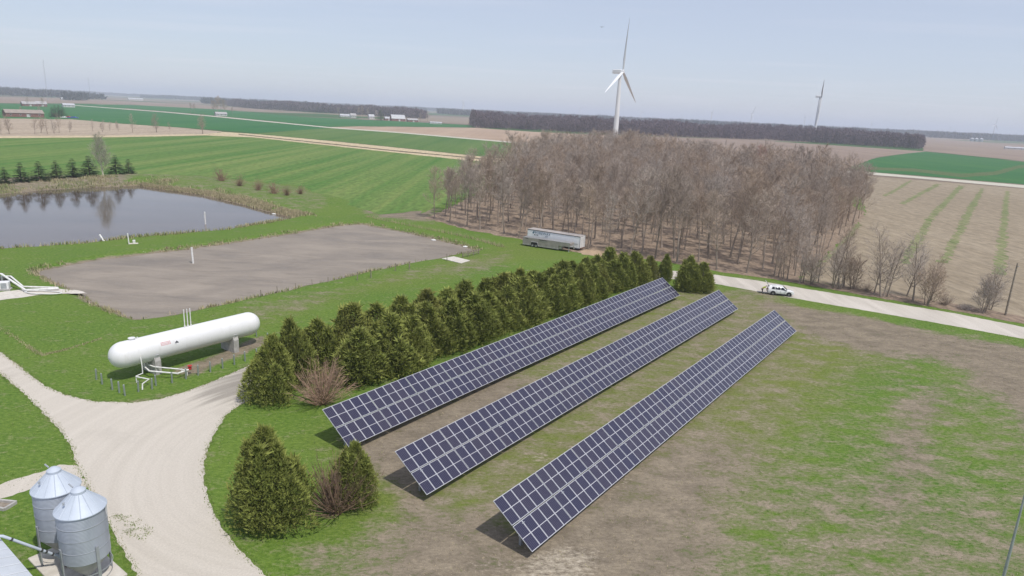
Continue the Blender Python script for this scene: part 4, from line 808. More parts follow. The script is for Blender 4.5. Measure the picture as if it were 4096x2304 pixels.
skin('trousers', [((-.13, 0, .90), .145, .18), ((-.12, .10, .80), .11), ((-.05, .12, .48), .082), ((-.14, .12, .13), .065), ((-.12, -.10, .80), .11), ((-.06, -.12, .48), .082), ((-.16, -.12, .13), .065)], [(0, 1), (1, 2), (2, 3), (0, 4), (4, 5), (5, 6)], M['trouser'], per)
skin('hair', [((.47, 0, 1.46), .085, .085), ((.53, 0, 1.52), .07, .07)], [(0, 1)], M['hair'], per)
b = MB()
for s_ in (-1, 1): b.bevbox((.05, s_ * .125, .05), (.28, .11, .1), .02)
b.build('shoes', M['black_trim'], per)

# ------------------------------------------------------------------ wind turbines
def blade_pts(L, nsec=10):
    vs = []; fs = []
    for i in range(nsec):
        u = i / (nsec - 1); z = L * u
        ch_ = 0.078 * L * (0.55 + 0.9 * u if u < 0.2 else 0.73 * (1 - (u - 0.2) / 0.8) ** 0.8 + 0.06) ; th = max(0.05, ch_ * (0.5 - 0.34 * min(1, u * 2.5))); tw = R(58) + R(14) * (1 - u)
        for k in range(8):
            a = 2 * PI * k / 8; x = math.cos(a) * ch_ * 0.5 + ch_ * 0.15; y = math.sin(a) * th * 0.5 + 0.025 * L * u * u * -1
            vs.append((x * math.cos(tw) - y * math.sin(tw), x * math.sin(tw) + y * math.cos(tw), z))
    for i in range(nsec - 1):
        for k in range(8): fs.append((i * 8 + k, i * 8 + (k + 1) % 8, (i + 1) * 8 + (k + 1) % 8, (i + 1) * 8 + k))
    fs += [tuple(reversed(range(8))), tuple(range((nsec - 1) * 8, nsec * 8))]
    return vs, fs
BL = 48.7
b = MB(); b.add(*blade_pts(BL)); blade_me = b.mesh('blade', M['turbine'], True)
b = MB(); b.bevbox((0, 3.2, 0), (3.6, 9.0, 3.8), 0.5); nac_me = b.mesh('nacelle', M['turbine'])      # local -y = rotor side
b = MB(); b.lathe([(1e-5, -2.2), (0.9, -1.9), (1.6, -0.9), (1.75, 0.2), (1.6, 1.0)], 18, (0, 0, 0), Matrix.Rotation(PI / 2, 3, 'X')); hub_me = b.mesh('hub', M['turbine'], True)
b = MB(); b.lathe([(2.3, 0), (2.25, 0.5), (1.35, 1.0)], 24); tower_me = None
def turbine(hx, hy, D, axis_ang, spin, lab, name='wind_turbine', hub_h=None, px_blade=None):
    q = at_dist(hx, hy, D); hz = q[2]; sc = 1.0
    if hub_h is not None:
        sc = 1.0
    base = empty(name, (q[0], q[1], 0), axis_ang); tag(base, lab, 'wind turbine', 'wind turbines')
    b = MB(); b.lathe([(2.4, -0.2), (2.35, hz * 0.33), (1.95, hz * 0.66), (1.4, hz - 1.9)], 28); b.build('tower', M['turbine'], base, True)
    obj('nacelle', nac_me, base, (0, 0, hz)); hb = obj('hub', hub_me, base, (0, -2.6, hz))
    for k in range(3):
        a = spin + k * 2 * PI / 3; e = obj('blade', blade_me, base, (0, -2.9, hz)); e.rotation_euler = (0, a, 0)
    return base
# axis_ang: heading of local +y (downwind); local -y points to where the rotor faces
def face(dx, dy): return math.atan2(dx, -dy)              # rotate so that local -y = (dx,dy)
turbine(1561, 180, 690, face(0.875, -0.485), R(3), 'tall white wind turbine rising behind the bare wood, nearest one')
turbine(2063, 243, 1430, face(0.915, -0.40), R(184), 'white wind turbine seen edge on at right above the dark treeline')
far_t = [(1458, 271.7, 150, 40, 'small faint turbine just left of the tallest turbine'), (1613, 279, 20, 0, 'faint turbine just right of the tallest turbine'), (1715, 290, 60, 15, 'faint low turbine second right of the tallest turbine'), (1791, 283, 80, 50, 'faint turbine with blade out to the left, third right of the tallest turbine'),
         (1892, 285, 100, 85, 'faint turbine with level blades midway between the two large turbines'), (2026, 295, 30, 80, 'faint turbine just left of the edge-on turbine'), (2193, 307.5, 50, 20, 'faint turbine above the right end of the dark treeline'), (2391, 319, 10, 30, 'faint turbine left of the distant grain bins'), (2404, 322, 70, 10, 'fainter turbine just right of its twin by the grain bins'),
         (2504, 313, 35, 10, 'white turbine at far right above the brown field'), (1165, 254, 60, 35, 'faint turbine far off above the middle farms')]
for hx, hy, aa, sp, lab in far_t:
    lo, hi = 800, 12000; d = ray(hx, hy, 2576 / 1024); slope = d[2] / math.hypot(d[0], d[1]); D = min(9000, max(1500, (80 - CAM_H) / max(slope, 1e-4)))
    turbine(hx, hy, D, R(aa), R(sp), lab)
# radio masts
for (mx, my, D, h_, lab) in ((108, 150, 2300, 0, 'tall thin lattice radio mast on the left horizon'), (222, 196, 3200, 0, 'shorter faint radio mast right of the tall mast')):
    q = at_dist(mx, my, D); hz = q[2]; t = empty('radio_mast', (q[0], q[1], 0)); tag(t, lab, 'mast')
    for k in range(3):
        a = 2 * PI * k / 3; b = MB(); b.tube([(1.3 * math.cos(a), 1.3 * math.sin(a), 0), (0.8 * math.cos(a), 0.8 * math.sin(a), hz)], 0.14, 4); b.build('mast_leg', M['galv'], t)
    b = MB(); nb = int(hz / 2.5)
    for i in range(nb):
        for k in range(3):
            a, c = 2 * PI * (k + (i % 2) * 0) / 3, 2 * PI * (k + 1) / 3; r0 = 1.3 - 0.5 * i / nb; b.tube([(r0 * math.cos(a), r0 * math.sin(a), hz * i / nb), (r0 * math.cos(c), r0 * math.sin(c), hz * (i + 1) / nb)], 0.06, 3, False)
    tag(b.build('bracing', M['galv'], t), kind='stuff')

# ------------------------------------------------------------------ leafless trees
def rot_to(d, ang, az):
    d = d.normalized(); a = d.orthogonal().normalized(); c = d.cross(a); k = a * math.cos(az) + c * math.sin(az); return (d * math.cos(ang) + k * math.sin(ang)).normalized()
def bare_tree(seed, H=16.0, cb=0.42, spread=3.2, limbs=14, sub=7, tw=16, stems=1, lean=0.04, tr=0.011, twl=1.2, tww=0.034, up=0.6):
    rr = random.Random(seed); tm = MB(); cm = MB(); TV = []
    def twig(p, d, L, w):
        s_ = d.cross(Vector((rr.uniform(-1, 1), rr.uniform(-1, 1), rr.uniform(-1, 1)))).normalized() * w * 0.5
        e = p + d * L + Vector((0, 0, 0.12 * L)); TV.extend([p - s_, p + s_, e])
    for st in range(stems):
        az0 = rr.uniform(0, 2 * PI); ln = lean if stems == 1 else 0.16; hh = H * (1 if st == 0 else rr.uniform(0.7, 0.95)); p = Vector((0.25 * math.cos(az0), 0.25 * math.sin(az0), 0)) * (0 if stems == 1 else 1)
        d = Vector((ln * math.cos(az0), ln * math.sin(az0), 1)).normalized(); path = [p.copy()]; ns = 7
        p = p + Vector((0, 0, -0.15)); path = [p.copy()]
        for i in range(ns):
            p = p + d * hh * 0.92 / ns; path.append(p.copy()); d = (d + Vector((rr.uniform(-.07, .07), rr.uniform(-.07, .07), 0.03))).normalized()
        rads = [hh * tr * (1.25 if i == 0 else 1.0) * (1 - 0.86 * i / ns) + 0.012 for i in range(ns + 1)]
        tm.tube(path, rads, 6, False)
        def at(u):
            x = u * ns; i = min(int(x), ns - 1); return path[i].lerp(path[i + 1], x - i), rads[i] + (rads[i + 1] - rads[i]) * (x - i), (path[i + 1] - path[i]).normalized()
        for k in range(limbs):
            u = cb + (0.985 - cb) * ((k + rr.random()) / limbs); q, r0, td = at(u); az = k * 2.4 + rr.uniform(-.5, .5)
            prof = (1.0 - 0.55 * (u - cb) / (1 - cb)); L = spread * prof * rr.uniform(0.7, 1.15) + 0.4; dd = rot_to(td, R(rr.uniform(38, 68)) * (1.1 - 0.35 * u), az); lp = [q.copy()]
            for i in range(4):
                q = q + dd * L / 4; lp.append(q.copy()); dd = (dd + Vector((rr.uniform(-.18, .18), rr.uniform(-.18, .18), rr.uniform(0.05, 0.30) * up / 0.6))).normalized()
            lr = [max(0.018, r0 * 0.5 * (1 - 0.8 * i / 4)) for i in range(5)]; tm.tube(lp, lr, 4, False)
            for j in range(sub):
                v = 0.25 + 0.75 * (j + rr.random()) / sub; x = min(v * 4, 3.999); i = int(x); q2 = lp[i].lerp(lp[i + 1], x - i); d2 = rot_to((lp[i + 1] - lp[i]), R(rr.uniform(25, 65)), rr.uniform(0, 2 * PI)); L2 = L * 0.45 * rr.uniform(0.6, 1.2) * (1.15 - 0.5 * v) + 0.3
                e2 = q2 + d2 * L2 + Vector((0, 0, 0.15 * L2)); cm.tube([q2, q2.lerp(e2, 0.5) + Vector((rr.uniform(-.08, .08), rr.uniform(-.08, .08), rr.uniform(-.05, .08))), e2], [0.024, 0.017, 0.009], 3, False)
                for t_ in range(tw):
                    w_ = rr.random(); q4 = q2.lerp(e2, 0.15 + 0.85 * w_); twig(q4, rot_to(d2 + Vector((0, 0, 0.35)), R(rr.uniform(15, 70)), rr.uniform(0, 2 * PI)), twl * rr.uniform(0.5, 1.2), tww)
            for t_ in range(tw // 2): w_ = rr.random(); x = min(w_ * 4, 3.999); i = int(x); twig(lp[i].lerp(lp[i + 1], x - i), rot_to(dd, R(rr.uniform(20, 75)), rr.uniform(0, 2 * PI)), twl * rr.uniform(0.5, 1.2), tww)
    nb = len(TV); cm.add(TV, [(i, i + 1, i + 2) for i in range(0, nb, 3)])
    return tm, cm
def raw(bld, name, mat):
    me = bpy.data.meshes.new(name); me.from_pydata(bld.v, [], bld.f); me.materials.append(mat); me.update(); return me
FOREST = []; FOREST_MB = []
for k in range(10):
    wide = k >= 7
    a, c = bare_tree(100 + k, 15.5 + (k % 4) * 0.9, (0.24 if wide else 0.38) + 0.03 * (k % 3), (4.6 if wide else 3.3) + 0.3 * (k % 4), 20 if wide else 16, 8, 15, lean=0.07, twl=1.25, tww=0.036); FOREST.append((raw(a, 'forest_trunk', M['bark']), raw(c, 'forest_crown', M['twig']))); FOREST_MB.append((a, c))
OPEN = []
for k in range(4):
    a, c = bare_tree(200 + k, 11.5, 0.18, 3.0, 20, 5, 7, 1 + (k % 2), 0.08, 0.012, 0.9, 0.03); OPEN.append((raw(a, 'open_trunk', M['bark']), raw(c, 'open_crown', M['twig'])))
SMALL = []
for k in range(3):
    a, c = bare_tree(240 + k, 6.0, 0.10, 2.0, 14, 5, 8, 2 + k, 0.1, 0.010, 0.8, 0.028); SMALL.append((raw(a, 'small_trunk', M['bark']), raw(c, 'small_crown', M['twig'])))
RED = (FOREST[2][0], None); me = FOREST[2][1].copy(); me.materials.clear(); me.materials.append(M['twig_red']); RED = (FOREST[2][0], me)
a, c = bare_tree(300, 17.0, 0.25, 5.0, 16, 6, 5, 3, 0.14, 0.014, 1.6, 0.05); PALE = (raw(a, 'pale_trunk', M['bark_pale']), raw(c, 'pale_crown', M['bark_pale']))
a, c = bare_tree(301, 13.0, 0.10, 4.6, 20, 6, 18, 2, 0.08, 0.010, 1.2, 0.035, 1.5); BLOS = (raw(a, 'pale_trunk', M['bark_pale']), raw(c, 'pale_crown', M['bark_pale']))
def plant_tree(kit, x, y, sc, lab, group, name='bare_tree', cat='tree', rz=None, parts=('trunk', 'crown'), lean=0.0, z=0.0):
    t = empty(name, (x, y, z), random.uniform(0, 2 * PI) if rz is None else rz); t.scale = (sc * random.uniform(0.92, 1.08), sc * random.uniform(0.92, 1.08), sc); t.rotation_euler[0] = random.uniform(-lean, lean); t.rotation_euler[1] = random.uniform(-lean, lean)
    for nm, me in zip(parts, kit): obj(nm, me, t)
    return tag(t, lab, cat, group)

# the wood: nearest 300 trunks one by one, the rest as one mass
WP = np.array(WOOD); lo, hi = WP.min(0), WP.max(0); pts = []; cell = {}
mind = 4.5; tries = rng.uniform(lo, hi, (60000, 2)); ok = inside(tries, [tuple(p) for p in WOOD]) & (sdist(tries, [tuple(p) for p in WOOD]) < -1.0)
for p in tries[ok]:
    k = (int(p[0] // mind), int(p[1] // mind)); good = True
    for i in (-1, 0, 1):
        for j in (-1, 0, 1):
            for q in cell.get((k[0] + i, k[1] + j), ()):
                if (q[0] - p[0]) ** 2 + (q[1] - p[1]) ** 2 < mind * mind: good = False; break
            if not good: break
        if not good: break
    if good: cell.setdefault(k, []).append(p); pts.append(p)
pts = np.array(pts)
# keep the ground under the parked trailers free
tc_ = np.array([8.0, 151.5]); pts = pts[np.hypot(*(pts - tc_).T) > 6.5]
pts = pts[np.argsort(np.hypot(pts[:, 0], pts[:, 1]))]
near, rest = pts[:300], pts[300:]
for i, p in enumerate(near):
    edge = p[0] < 10; d_edge = -float(sdist(p[None, :], [tuple(q) for q in WOOD])[0])
    where = 'at the left end of the bare wood' if p[0] < -2 else ('right behind the parked trailers' if p[0] < 20 else ('in the bare wood behind the evergreen hedge end' if p[0] < 36 else 'in the bare wood beside the gravel road'))
    lab_ = ('leafless grey-brown tree on the front edge ' if d_edge < 6 else 'leafless grey-brown tree deeper in, ') + where
    plant_tree(FOREST[random.randrange(7) if (p[0] < 55 and d_edge > 5 or random.random() < .6) else random.randrange(7, 10)], p[0], p[1], (0.62 + 0.36 * float(vnoise(p[None, :], 18, 4)[0]) + random.choice((-.12, -.05, 0, .06, .14, .2))) * (0.97 if edge else 1.04), lab_, 'trees of the near wood, ' + where, lean=0.06)
VT, FT, TT = [], [], []; off = 0
low = []
for k in range(6):
    a, c = bare_tree(400 + k, 16.5, 0.34, 4.4, 12, 4, 15, twl=1.7, tww=0.055); V = np.array(a.v + c.v, np.float32); Fq = []; na = len(a.v)
    for fc in a.f: Fq += [(fc[0], fc[1], fc[2]), (fc[0], fc[2], fc[3])] if len(fc) == 4 else [fc]
    for fc in c.f: fc = tuple(i + na for i in fc); Fq += [(fc[0], fc[1], fc[2]), (fc[0], fc[2], fc[3])] if len(fc) == 4 else [fc]
    low.append((V, np.array(Fq, np.int32)))
for p in rest:
    V, Fq = low[random.randrange(6)]; s_ = 0.64 + 0.38 * float(vnoise(p[None, :], 22, 4)[0]) + random.choice((-.12, -.04, .02, .1, .2, .3)); a = random.uniform(0, 2 * PI); ca, sa = math.cos(a) * s_, math.sin(a) * s_
    VT.append(np.stack([V[:, 0] * ca - V[:, 1] * sa + p[0], V[:, 0] * sa + V[:, 1] * ca + p[1], V[:, 2] * s_], 1)); FT.append(Fq + off); off += len(V); TT.append(np.full(len(V), random.random()))
tag(obj('woodland', tri_mesh('woodland', np.concatenate(VT), np.concatenate(FT), M['twig_mass'], np.concatenate(TT))), 'leafless brown crowns of the wood behind its front trees', 'wood', kind='stuff')
q = o(2030, 470); plant_tree(RED, 112, 318, 1.12, 'tree with reddish budding crown rising from the right of the wood', None, 'budding_tree')
for k, (px, py, D, s_) in enumerate(((1575, 345, 455, 1.12), (1605, 346, 460, 1.2), (1640, 348, 452, 1.05))):
    q = at_dist(px, py, D); plant_tree(PALE, q[0], q[1], s_, ('left', 'middle', 'right')[k] + ' of three pale barked trees behind the wood near the tall turbine', 'pale trees behind the wood', 'pale_tree')
for k, (px, py, D) in enumerate(((2140, 400, 470), (2152, 402, 480), (2168, 430, 330), (2185, 440, 300))):
    q = at_dist(px, py, D); plant_tree(OPEN[k % 4], q[0], q[1], 1.25, ORD[k] + ' from left of the loose bare trees beyond the right end of the wood', 'trees past the wood')

# trees along the road
RZ = (3072, 800, 4096, 1376)
row = [((100, 780), 'O', .70), ((150, 792), 'O', .62), ((192, 800), 'O', .75), ((320, 832), 'O', .80), ((352, 836), 'O', .72), ((432, 846), 'S', .95), ((505, 836), 'O', .68), ((650, 892), 'O', .78), ((688, 892), 'O', 1.08), ((730, 896), 'O', .92), ((762, 872), 'O', .95), ((842, 890), 'S', 1.0),
       ((1062, 952), 'O', .86), ((1152, 978), 'O', 1.12), ((1195, 976), 'O', .9), ((1385, 962), 'O', .78), ((1455, 1018), 'O', 1.02), ((1592, 1058), 'S', 1.15), ((1642, 1012), 'O', .72), ((2142, 1142), 'S', 1.05), ((2182, 1134), 'O', .66), ((2232, 1104), 'O', .72)]
for k, ((X, Y), kd, s_) in enumerate(row):
    q = f4(*zoom(X, Y, RZ)); plant_tree((OPEN if kd == 'O' else SMALL)[k % (4 if kd == 'O' else 3)], q[0], q[1], s_, (ORD[k] if k < 20 else ('second last', 'last')[k - 20]) + ' from left of the leafless trees lining the far road edge', 'trees along the road', 'roadside_tree', lean=0.08)
def shrub(seed, H, spread, n, mat, w=0.03):
    rr = random.Random(seed); st = MB(); tv = []
    for k in range(n):
        a = rr.uniform(0, 2 * PI); el = rr.uniform(0.35, 1.45); d = Vector((math.cos(a) * math.cos(el), math.sin(a) * math.cos(el), math.sin(el))); L = H * rr.uniform(0.55, 1.0) * (0.75 + 0.25 * math.sin(el)); p0 = Vector((rr.uniform(-.3, .3) * spread, rr.uniform(-.3, .3) * spread, -0.05))
        p1 = p0 + d * L * 0.55; p2 = p0 + d * L + Vector((rr.uniform(-.2, .2), rr.uniform(-.2, .2), 0.1 * L)); st.tube([p0, p1, p2], [w, w * .6, w * .25], 3, False)
        for j in range(9):
            q = p0.lerp(p2, rr.uniform(0.3, 1)); dd = rot_to(d, R(rr.uniform(10, 55)), rr.uniform(0, 2 * PI)); s_ = dd.orthogonal().normalized() * w * .4; tv.extend([q - s_, q + s_, q + dd * L * rr.uniform(.12, .3)])
    st.add(tv, [(i, i + 1, i + 2) for i in range(0, len(tv), 3)]); return raw(st, 'stems', mat)
SH = [shrub(50, 4.6, 1.2, 150, M['twig_shrub'], 0.045), shrub(51, 3.0, 1.0, 90, M['twig_shrub'], 0.03), shrub(52, 1.9, 0.8, 70, M['twig'], 0.022)]
def plant_shrub(me, x, y, sc, lab, group=None, z=0.0):
    t = empty('bare_shrub', (x, y, z), random.uniform(0, 6)); t.scale = (sc, sc, sc); obj('stems', me, t); return tag(t, lab, 'shrub', group)
for (X, Y, k, s_, lab) in ((1770, 1052, 2, 1.25, 'dense brown shrub below the road trees, right of the tallest trunks'), (995, 912, 2, 1.1, 'rusty brown stump-like shrub between the road trees'), (880, 892, 2, .9, 'grey twiggy shrub beside the left clump of road trees'), (1985, 1105, 2, .8, 'small dry shrub near the rightmost clump of road trees')):
    q = f4(*zoom(X, Y, RZ)); plant_shrub(SH[k], q[0], q[1], s_, lab, 'shrubs along the road')
q = o(814, 1022); plant_shrub(SH[0], q[0] - .3, q[1] + .6, 1.0, 'reddish leafless shrub between the hedge end and the back solar row')
q = o(846, 1288); plant_shrub(SH[0], q[0], q[1], 1.0, 'pinkish brown leafless shrub in front of the small evergreen')
for k, (px, py, s_) in enumerate(((558, 462, 1.5), (603, 474, 1.3), (650, 484, 1.2), (690, 492, 1.25), (722, 496, 1.1), (755, 492, 1.0))):
    q = o(px, py); plant_shrub(SH[1], q[0], q[1], s_, z=float(terrain(q[None, :])[0][0]), lab=ORD[k] + ' from left of the reddish shrubs on the bank behind the pond', group='shrubs on the pond bank')
# ditch-side trees at left
dt = [(4, 338, .9), (40, 337, 1.15), (140, 338, 1.1), (163, 335, 1.0), (190, 337, .95), (218, 336, .9), (237, 335, 1.2), (278, 333, .75), (372, 331, .8), (410, 332, .8), (440, 330, .65), (475, 330, .7), (530, 334, 1.25), (628, 333, 1.35), (680, 331, .7), (812, 337, 1.4)]
for k, (X, Y, s_) in enumerate(dt):
    q = o(X * 0.629, Y); plant_tree(OPEN[k % 4], q[0], q[1], s_ * 0.95, ORD[k] + ' from left of the thin bare trees along the left ditch', 'trees along the ditch')
q = at_dist(262, 452, 276); plant_tree(BLOS, q[0], q[1], 1.03, 'pale whitish tree with upswept branches behind the pond', None, 'pale_tree', z=float(terrain(q[None, :2])[0][0]))

# ------------------------------------------------------------------ evergreens
def cedar(seed, H=7.0, Rm=2.2, n=5200, plumes=6, spray=0.42, lean=0.0):
    """evergreen of several upright plumes grown together: ragged, many-tipped outline"""
    rr = np.random.default_rng(seed); B = []; D_ = []; TI = []; LL = []
    specs = [(0.0, 0.0, H, Rm * 0.66)]; plumes = plumes + 5
    for k in range(plumes):
        a = 2 * PI * k / plumes + rr.uniform(-.5, .5); u_ = rr.random(); q = (0.34 + 0.40 * u_) * Rm; specs.append((q * math.cos(a), q * math.sin(a), H * (0.96 - 0.40 * u_) * rr.uniform(0.84, 1.0), Rm * rr.uniform(0.42, 0.58)))
    for (cx, cy, h, r_) in specs:
        m = int(n * (0.26 if cx == 0 else 0.74 / plumes)); t = rr.random(m) ** 0.8; th = rr.uniform(0, 2 * PI, m); ph = rr.uniform(0, 6.28, 5)
        prof = np.where(t < 0.22, 0.86 + 0.14 * (t / 0.22), (1 - ((t - 0.22) / 0.78) ** 2.0) ** 0.9 * 0.95 + 0.05)
        lump = 1 + 0.22 * np.sin(3 * th + ph[0] + 7 * t) + 0.12 * np.sin(13 * t + ph[1] + 2 * th) + 0.10 * np.sin(7 * th + 23 * t + ph[2])
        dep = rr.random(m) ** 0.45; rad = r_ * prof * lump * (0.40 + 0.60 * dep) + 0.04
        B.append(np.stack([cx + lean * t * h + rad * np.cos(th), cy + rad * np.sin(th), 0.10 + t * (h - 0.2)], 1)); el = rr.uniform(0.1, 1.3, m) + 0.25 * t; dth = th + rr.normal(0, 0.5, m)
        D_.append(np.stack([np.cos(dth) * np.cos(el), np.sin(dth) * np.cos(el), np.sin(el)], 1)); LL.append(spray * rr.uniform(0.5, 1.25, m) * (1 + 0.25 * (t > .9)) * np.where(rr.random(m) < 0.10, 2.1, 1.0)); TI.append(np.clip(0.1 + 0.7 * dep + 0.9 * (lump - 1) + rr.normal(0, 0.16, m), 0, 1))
    base, d, L, tint = np.concatenate(B), np.concatenate(D_), np.concatenate(LL), np.concatenate(TI); n = len(base)
    sd = np.cross(d, rr.normal(0, 1, (n, 3))); sd /= np.linalg.norm(sd, axis=1)[:, None]; w = L * 0.30
    V = []; T = []
    for j, (fa, fl) in enumerate(((0.0, 1.0), (0.5, 0.75), (-0.5, 0.8))):
        dj = d + sd * fa; tip = base + dj * (L * fl)[:, None]; sj = sd * (w * 0.5)[:, None] if j == 0 else (sd * 0.4 + np.cross(d, sd) * 0.6) * (w * 0.45)[:, None]
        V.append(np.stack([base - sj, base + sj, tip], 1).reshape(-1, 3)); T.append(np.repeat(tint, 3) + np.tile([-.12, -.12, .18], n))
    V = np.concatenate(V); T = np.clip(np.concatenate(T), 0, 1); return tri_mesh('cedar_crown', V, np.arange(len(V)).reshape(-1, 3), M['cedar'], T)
b = MB(); b.tube([(0, 0, -0.1), (0.03, 0, 2.5), (0, 0.03, 5.6)], [0.17, 0.12, 0.03], 8, False)
for k in range(40):
    a = k * 2.4; z = 0.5 + 0.125 * k; b.tube([(0, 0, z), (1.5 * (1 - z / 6.8) * math.cos(a), 1.5 * (1 - z / 6.8) * math.sin(a), z + 0.5)], [0.035, 0.012], 3, False)
cedar_trunk = raw(b, 'cedar_trunk', M['bark'])
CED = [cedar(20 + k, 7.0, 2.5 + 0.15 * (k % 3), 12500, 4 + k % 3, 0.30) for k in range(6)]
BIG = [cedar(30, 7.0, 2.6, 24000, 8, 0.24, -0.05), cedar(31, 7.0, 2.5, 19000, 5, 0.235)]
def plant_cedar(me, x, y, h, wf, lab, group=None):
    t = empty('evergreen_tree', (x, y, 0), random.uniform(0, 6.28)); s_ = h / 7.0; t.scale = (s_ * wf * random.uniform(.9, 1.12), s_ * wf * random.uniform(.9, 1.12), s_); t.rotation_euler[0] = random.uniform(-.07, .07); t.rotation_euler[1] = random.uniform(-.07, .07)
    obj('trunk', cedar_trunk, t); obj('crown', me, t); return tag(t, lab, 'tree', group)
def behind(px, py, r):        # the foot of a crown shows its front edge: step r metres further along the ground
    q = o(px, py); return q + q / np.hypot(*q) * r
q = behind(690, 1362, 2.0); plant_cedar(BIG[0], q[0], q[1], 7.4, 1.02, 'large broad evergreen alone by the drive bend, nearest the camera')
q = behind(885, 1298, 1.6); plant_cedar(BIG[1], q[0], q[1], 5.1, 0.98, 'smaller evergreen with brown lower twigs at the near end of the back solar row')
q = behind(686, 1028, 2.0); plant_cedar(BIG[1], q[0], q[1], 6.9, 1.0, 'evergreen at the drive edge, front one of the clump right of the gas tank')
q = behind(742, 985, 2.0); plant_cedar(CED[1], q[0], q[1], 7.0, .95, 'evergreen at the back of the clump right of the gas tank')
fr0, fr1 = behind(905, 972, 2.0), behind(1590, 722, 2.2); hd_ = (fr1 - fr0); HL = np.hypot(*hd_); hd_ /= HL; hp = np.array([-hd_[1], hd_[0]]); nfr = 18
for k in range(nfr):
    q = fr0 + hd_ * (k * HL / (nfr - 1)) + hp * random.uniform(-.5, .5) + hd_ * random.uniform(-.4, .4)
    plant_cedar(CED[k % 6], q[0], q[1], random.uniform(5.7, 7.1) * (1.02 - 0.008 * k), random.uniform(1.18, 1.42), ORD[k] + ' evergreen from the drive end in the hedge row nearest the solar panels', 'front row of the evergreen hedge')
for k in range(17):
    q = fr0 + hd_ * ((k - 0.4) * HL / 16.0) + hp * (4.3 + random.uniform(-.5, .5))
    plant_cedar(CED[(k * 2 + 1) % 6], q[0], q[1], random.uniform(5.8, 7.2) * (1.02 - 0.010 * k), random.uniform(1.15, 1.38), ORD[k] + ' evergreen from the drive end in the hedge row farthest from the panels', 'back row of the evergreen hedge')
q = behind(1632, 712, 1.6); plant_cedar(CED[2], q[0], q[1], 4.6, 1.0, 'shorter evergreen just beyond the far end of the hedge')
q = behind(1672, 712, 1.4); plant_cedar(CED[0], q[0], q[1], 5.0, .85, 'narrow evergreen standing against the pale road')
q = behind(1732, 738, 1.8); plant_cedar(CED[1], q[0], q[1], 6.1, 1.05, 'left tree of the evergreen pair beside the road')
q = behind(1764, 738, 1.6); plant_cedar(CED[3], q[0], q[1], 5.2, 1.05, 'right tree of the evergreen pair beside the road')
def spruce(seed, H=6.0, Rm=2.0):
    rr = np.random.default_rng(seed); V = []; T = []; wh = 12
    for i in range(wh):
        u = i / (wh - 1); z = 0.45 + u * (H - 0.7); rad = Rm * (1 - u) ** 0.85 + 0.12; nb = int(14 - 7 * u)
        for k in range(nb):
            a = rr.uniform(0, 2 * PI); rl = rad * rr.uniform(0.75, 1.12); dr = np.array([math.cos(a), math.sin(a), 0]); sd = np.array([-math.sin(a), math.cos(a), 0])
            for j in range(int(12 + 26 * (1 - u))):
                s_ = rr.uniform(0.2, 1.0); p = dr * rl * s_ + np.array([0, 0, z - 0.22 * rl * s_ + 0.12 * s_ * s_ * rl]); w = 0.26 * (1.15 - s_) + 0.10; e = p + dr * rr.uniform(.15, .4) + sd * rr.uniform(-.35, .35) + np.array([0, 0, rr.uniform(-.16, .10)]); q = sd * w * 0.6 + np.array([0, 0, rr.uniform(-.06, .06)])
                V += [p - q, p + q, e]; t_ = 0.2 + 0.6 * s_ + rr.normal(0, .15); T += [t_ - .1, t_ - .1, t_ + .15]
    V = np.array(V); return tri_mesh('spruce_crown', V, np.arange(len(V)).reshape(-1, 3), M['spruce'], np.clip(T, 0, 1))
SPR = [spruce(1), spruce(2, 6.0, 1.8), spruce(3, 6.0, 2.2)]
spr_trunk = cedar_trunk.copy(); spr_trunk.name = 'spruce_trunk'; spr_trunk.transform(Matrix.Scale(0.85, 4))
for k, (px, py, h, D) in enumerate(((12, 452, 5.0, 258), (54, 455, 5.8, 261), (100, 453, 5.9, 264), (143, 450, 5.8, 268), (185, 448, 6.2, 271), (226, 446, 6.8, 275), (293, 443, 6.7, 281), (325, 441, 5.4, 284))):
    q = at_dist(px, py, D); t = empty('spruce_tree', (q[0], q[1], float(terrain(q[None, :2])[0][0])), random.uniform(0, 6)); s_ = h / 6.0; t.scale = (s_ * 1.55, s_ * 1.55, s_); obj('trunk', spr_trunk, t); obj('crown', SPR[k % 3], t)
    tag(t, ORD[k] + ' from left of the spruces behind the pond', 'tree', 'spruces behind the pond')

# ------------------------------------------------------------------ rough grass
def tufts(name, P, h0, h1, w, nb, tint, mat, z=None):
    n = len(P); Z = terrain(P)[0] if z is None else np.full(n, z); V = []; T = []
    for j in range(nb):
        a = rng.uniform(0, 2 * PI, n); h = rng.uniform(h0, h1, n); ln = rng.uniform(0.1, 0.55, n) * h; off_ = rng.normal(0, w * 2.0, (n, 2)); bx = np.stack([P[:, 0] + off_[:, 0], P[:, 1] + off_[:, 1], Z - 0.03], 1)
        sd = np.stack([-np.sin(a), np.cos(a), np.zeros(n)], 1) * (w * rng.uniform(.5, 1.2, n))[:, None]; tip = bx + np.stack([np.cos(a) * ln, np.sin(a) * ln, h], 1)
        V.append(np.stack([bx - sd, bx + sd, tip], 1).reshape(-1, 3)); tt = np.clip(tint + rng.normal(0, .18, n), 0, 1); T.append(np.repeat(tt, 3))
    V = np.concatenate(V); return tag(obj(name, tri_mesh(name, V, np.arange(len(V)).reshape(-1, 3), mat, np.concatenate(T))), kind='stuff')
cand = rng.uniform((-215, 20), (60, 285), (260000, 2)); cp = sdist(cand, POND); cl_ = sdist(cand, LAG)
dens = vnoise(cand, 7, 5)
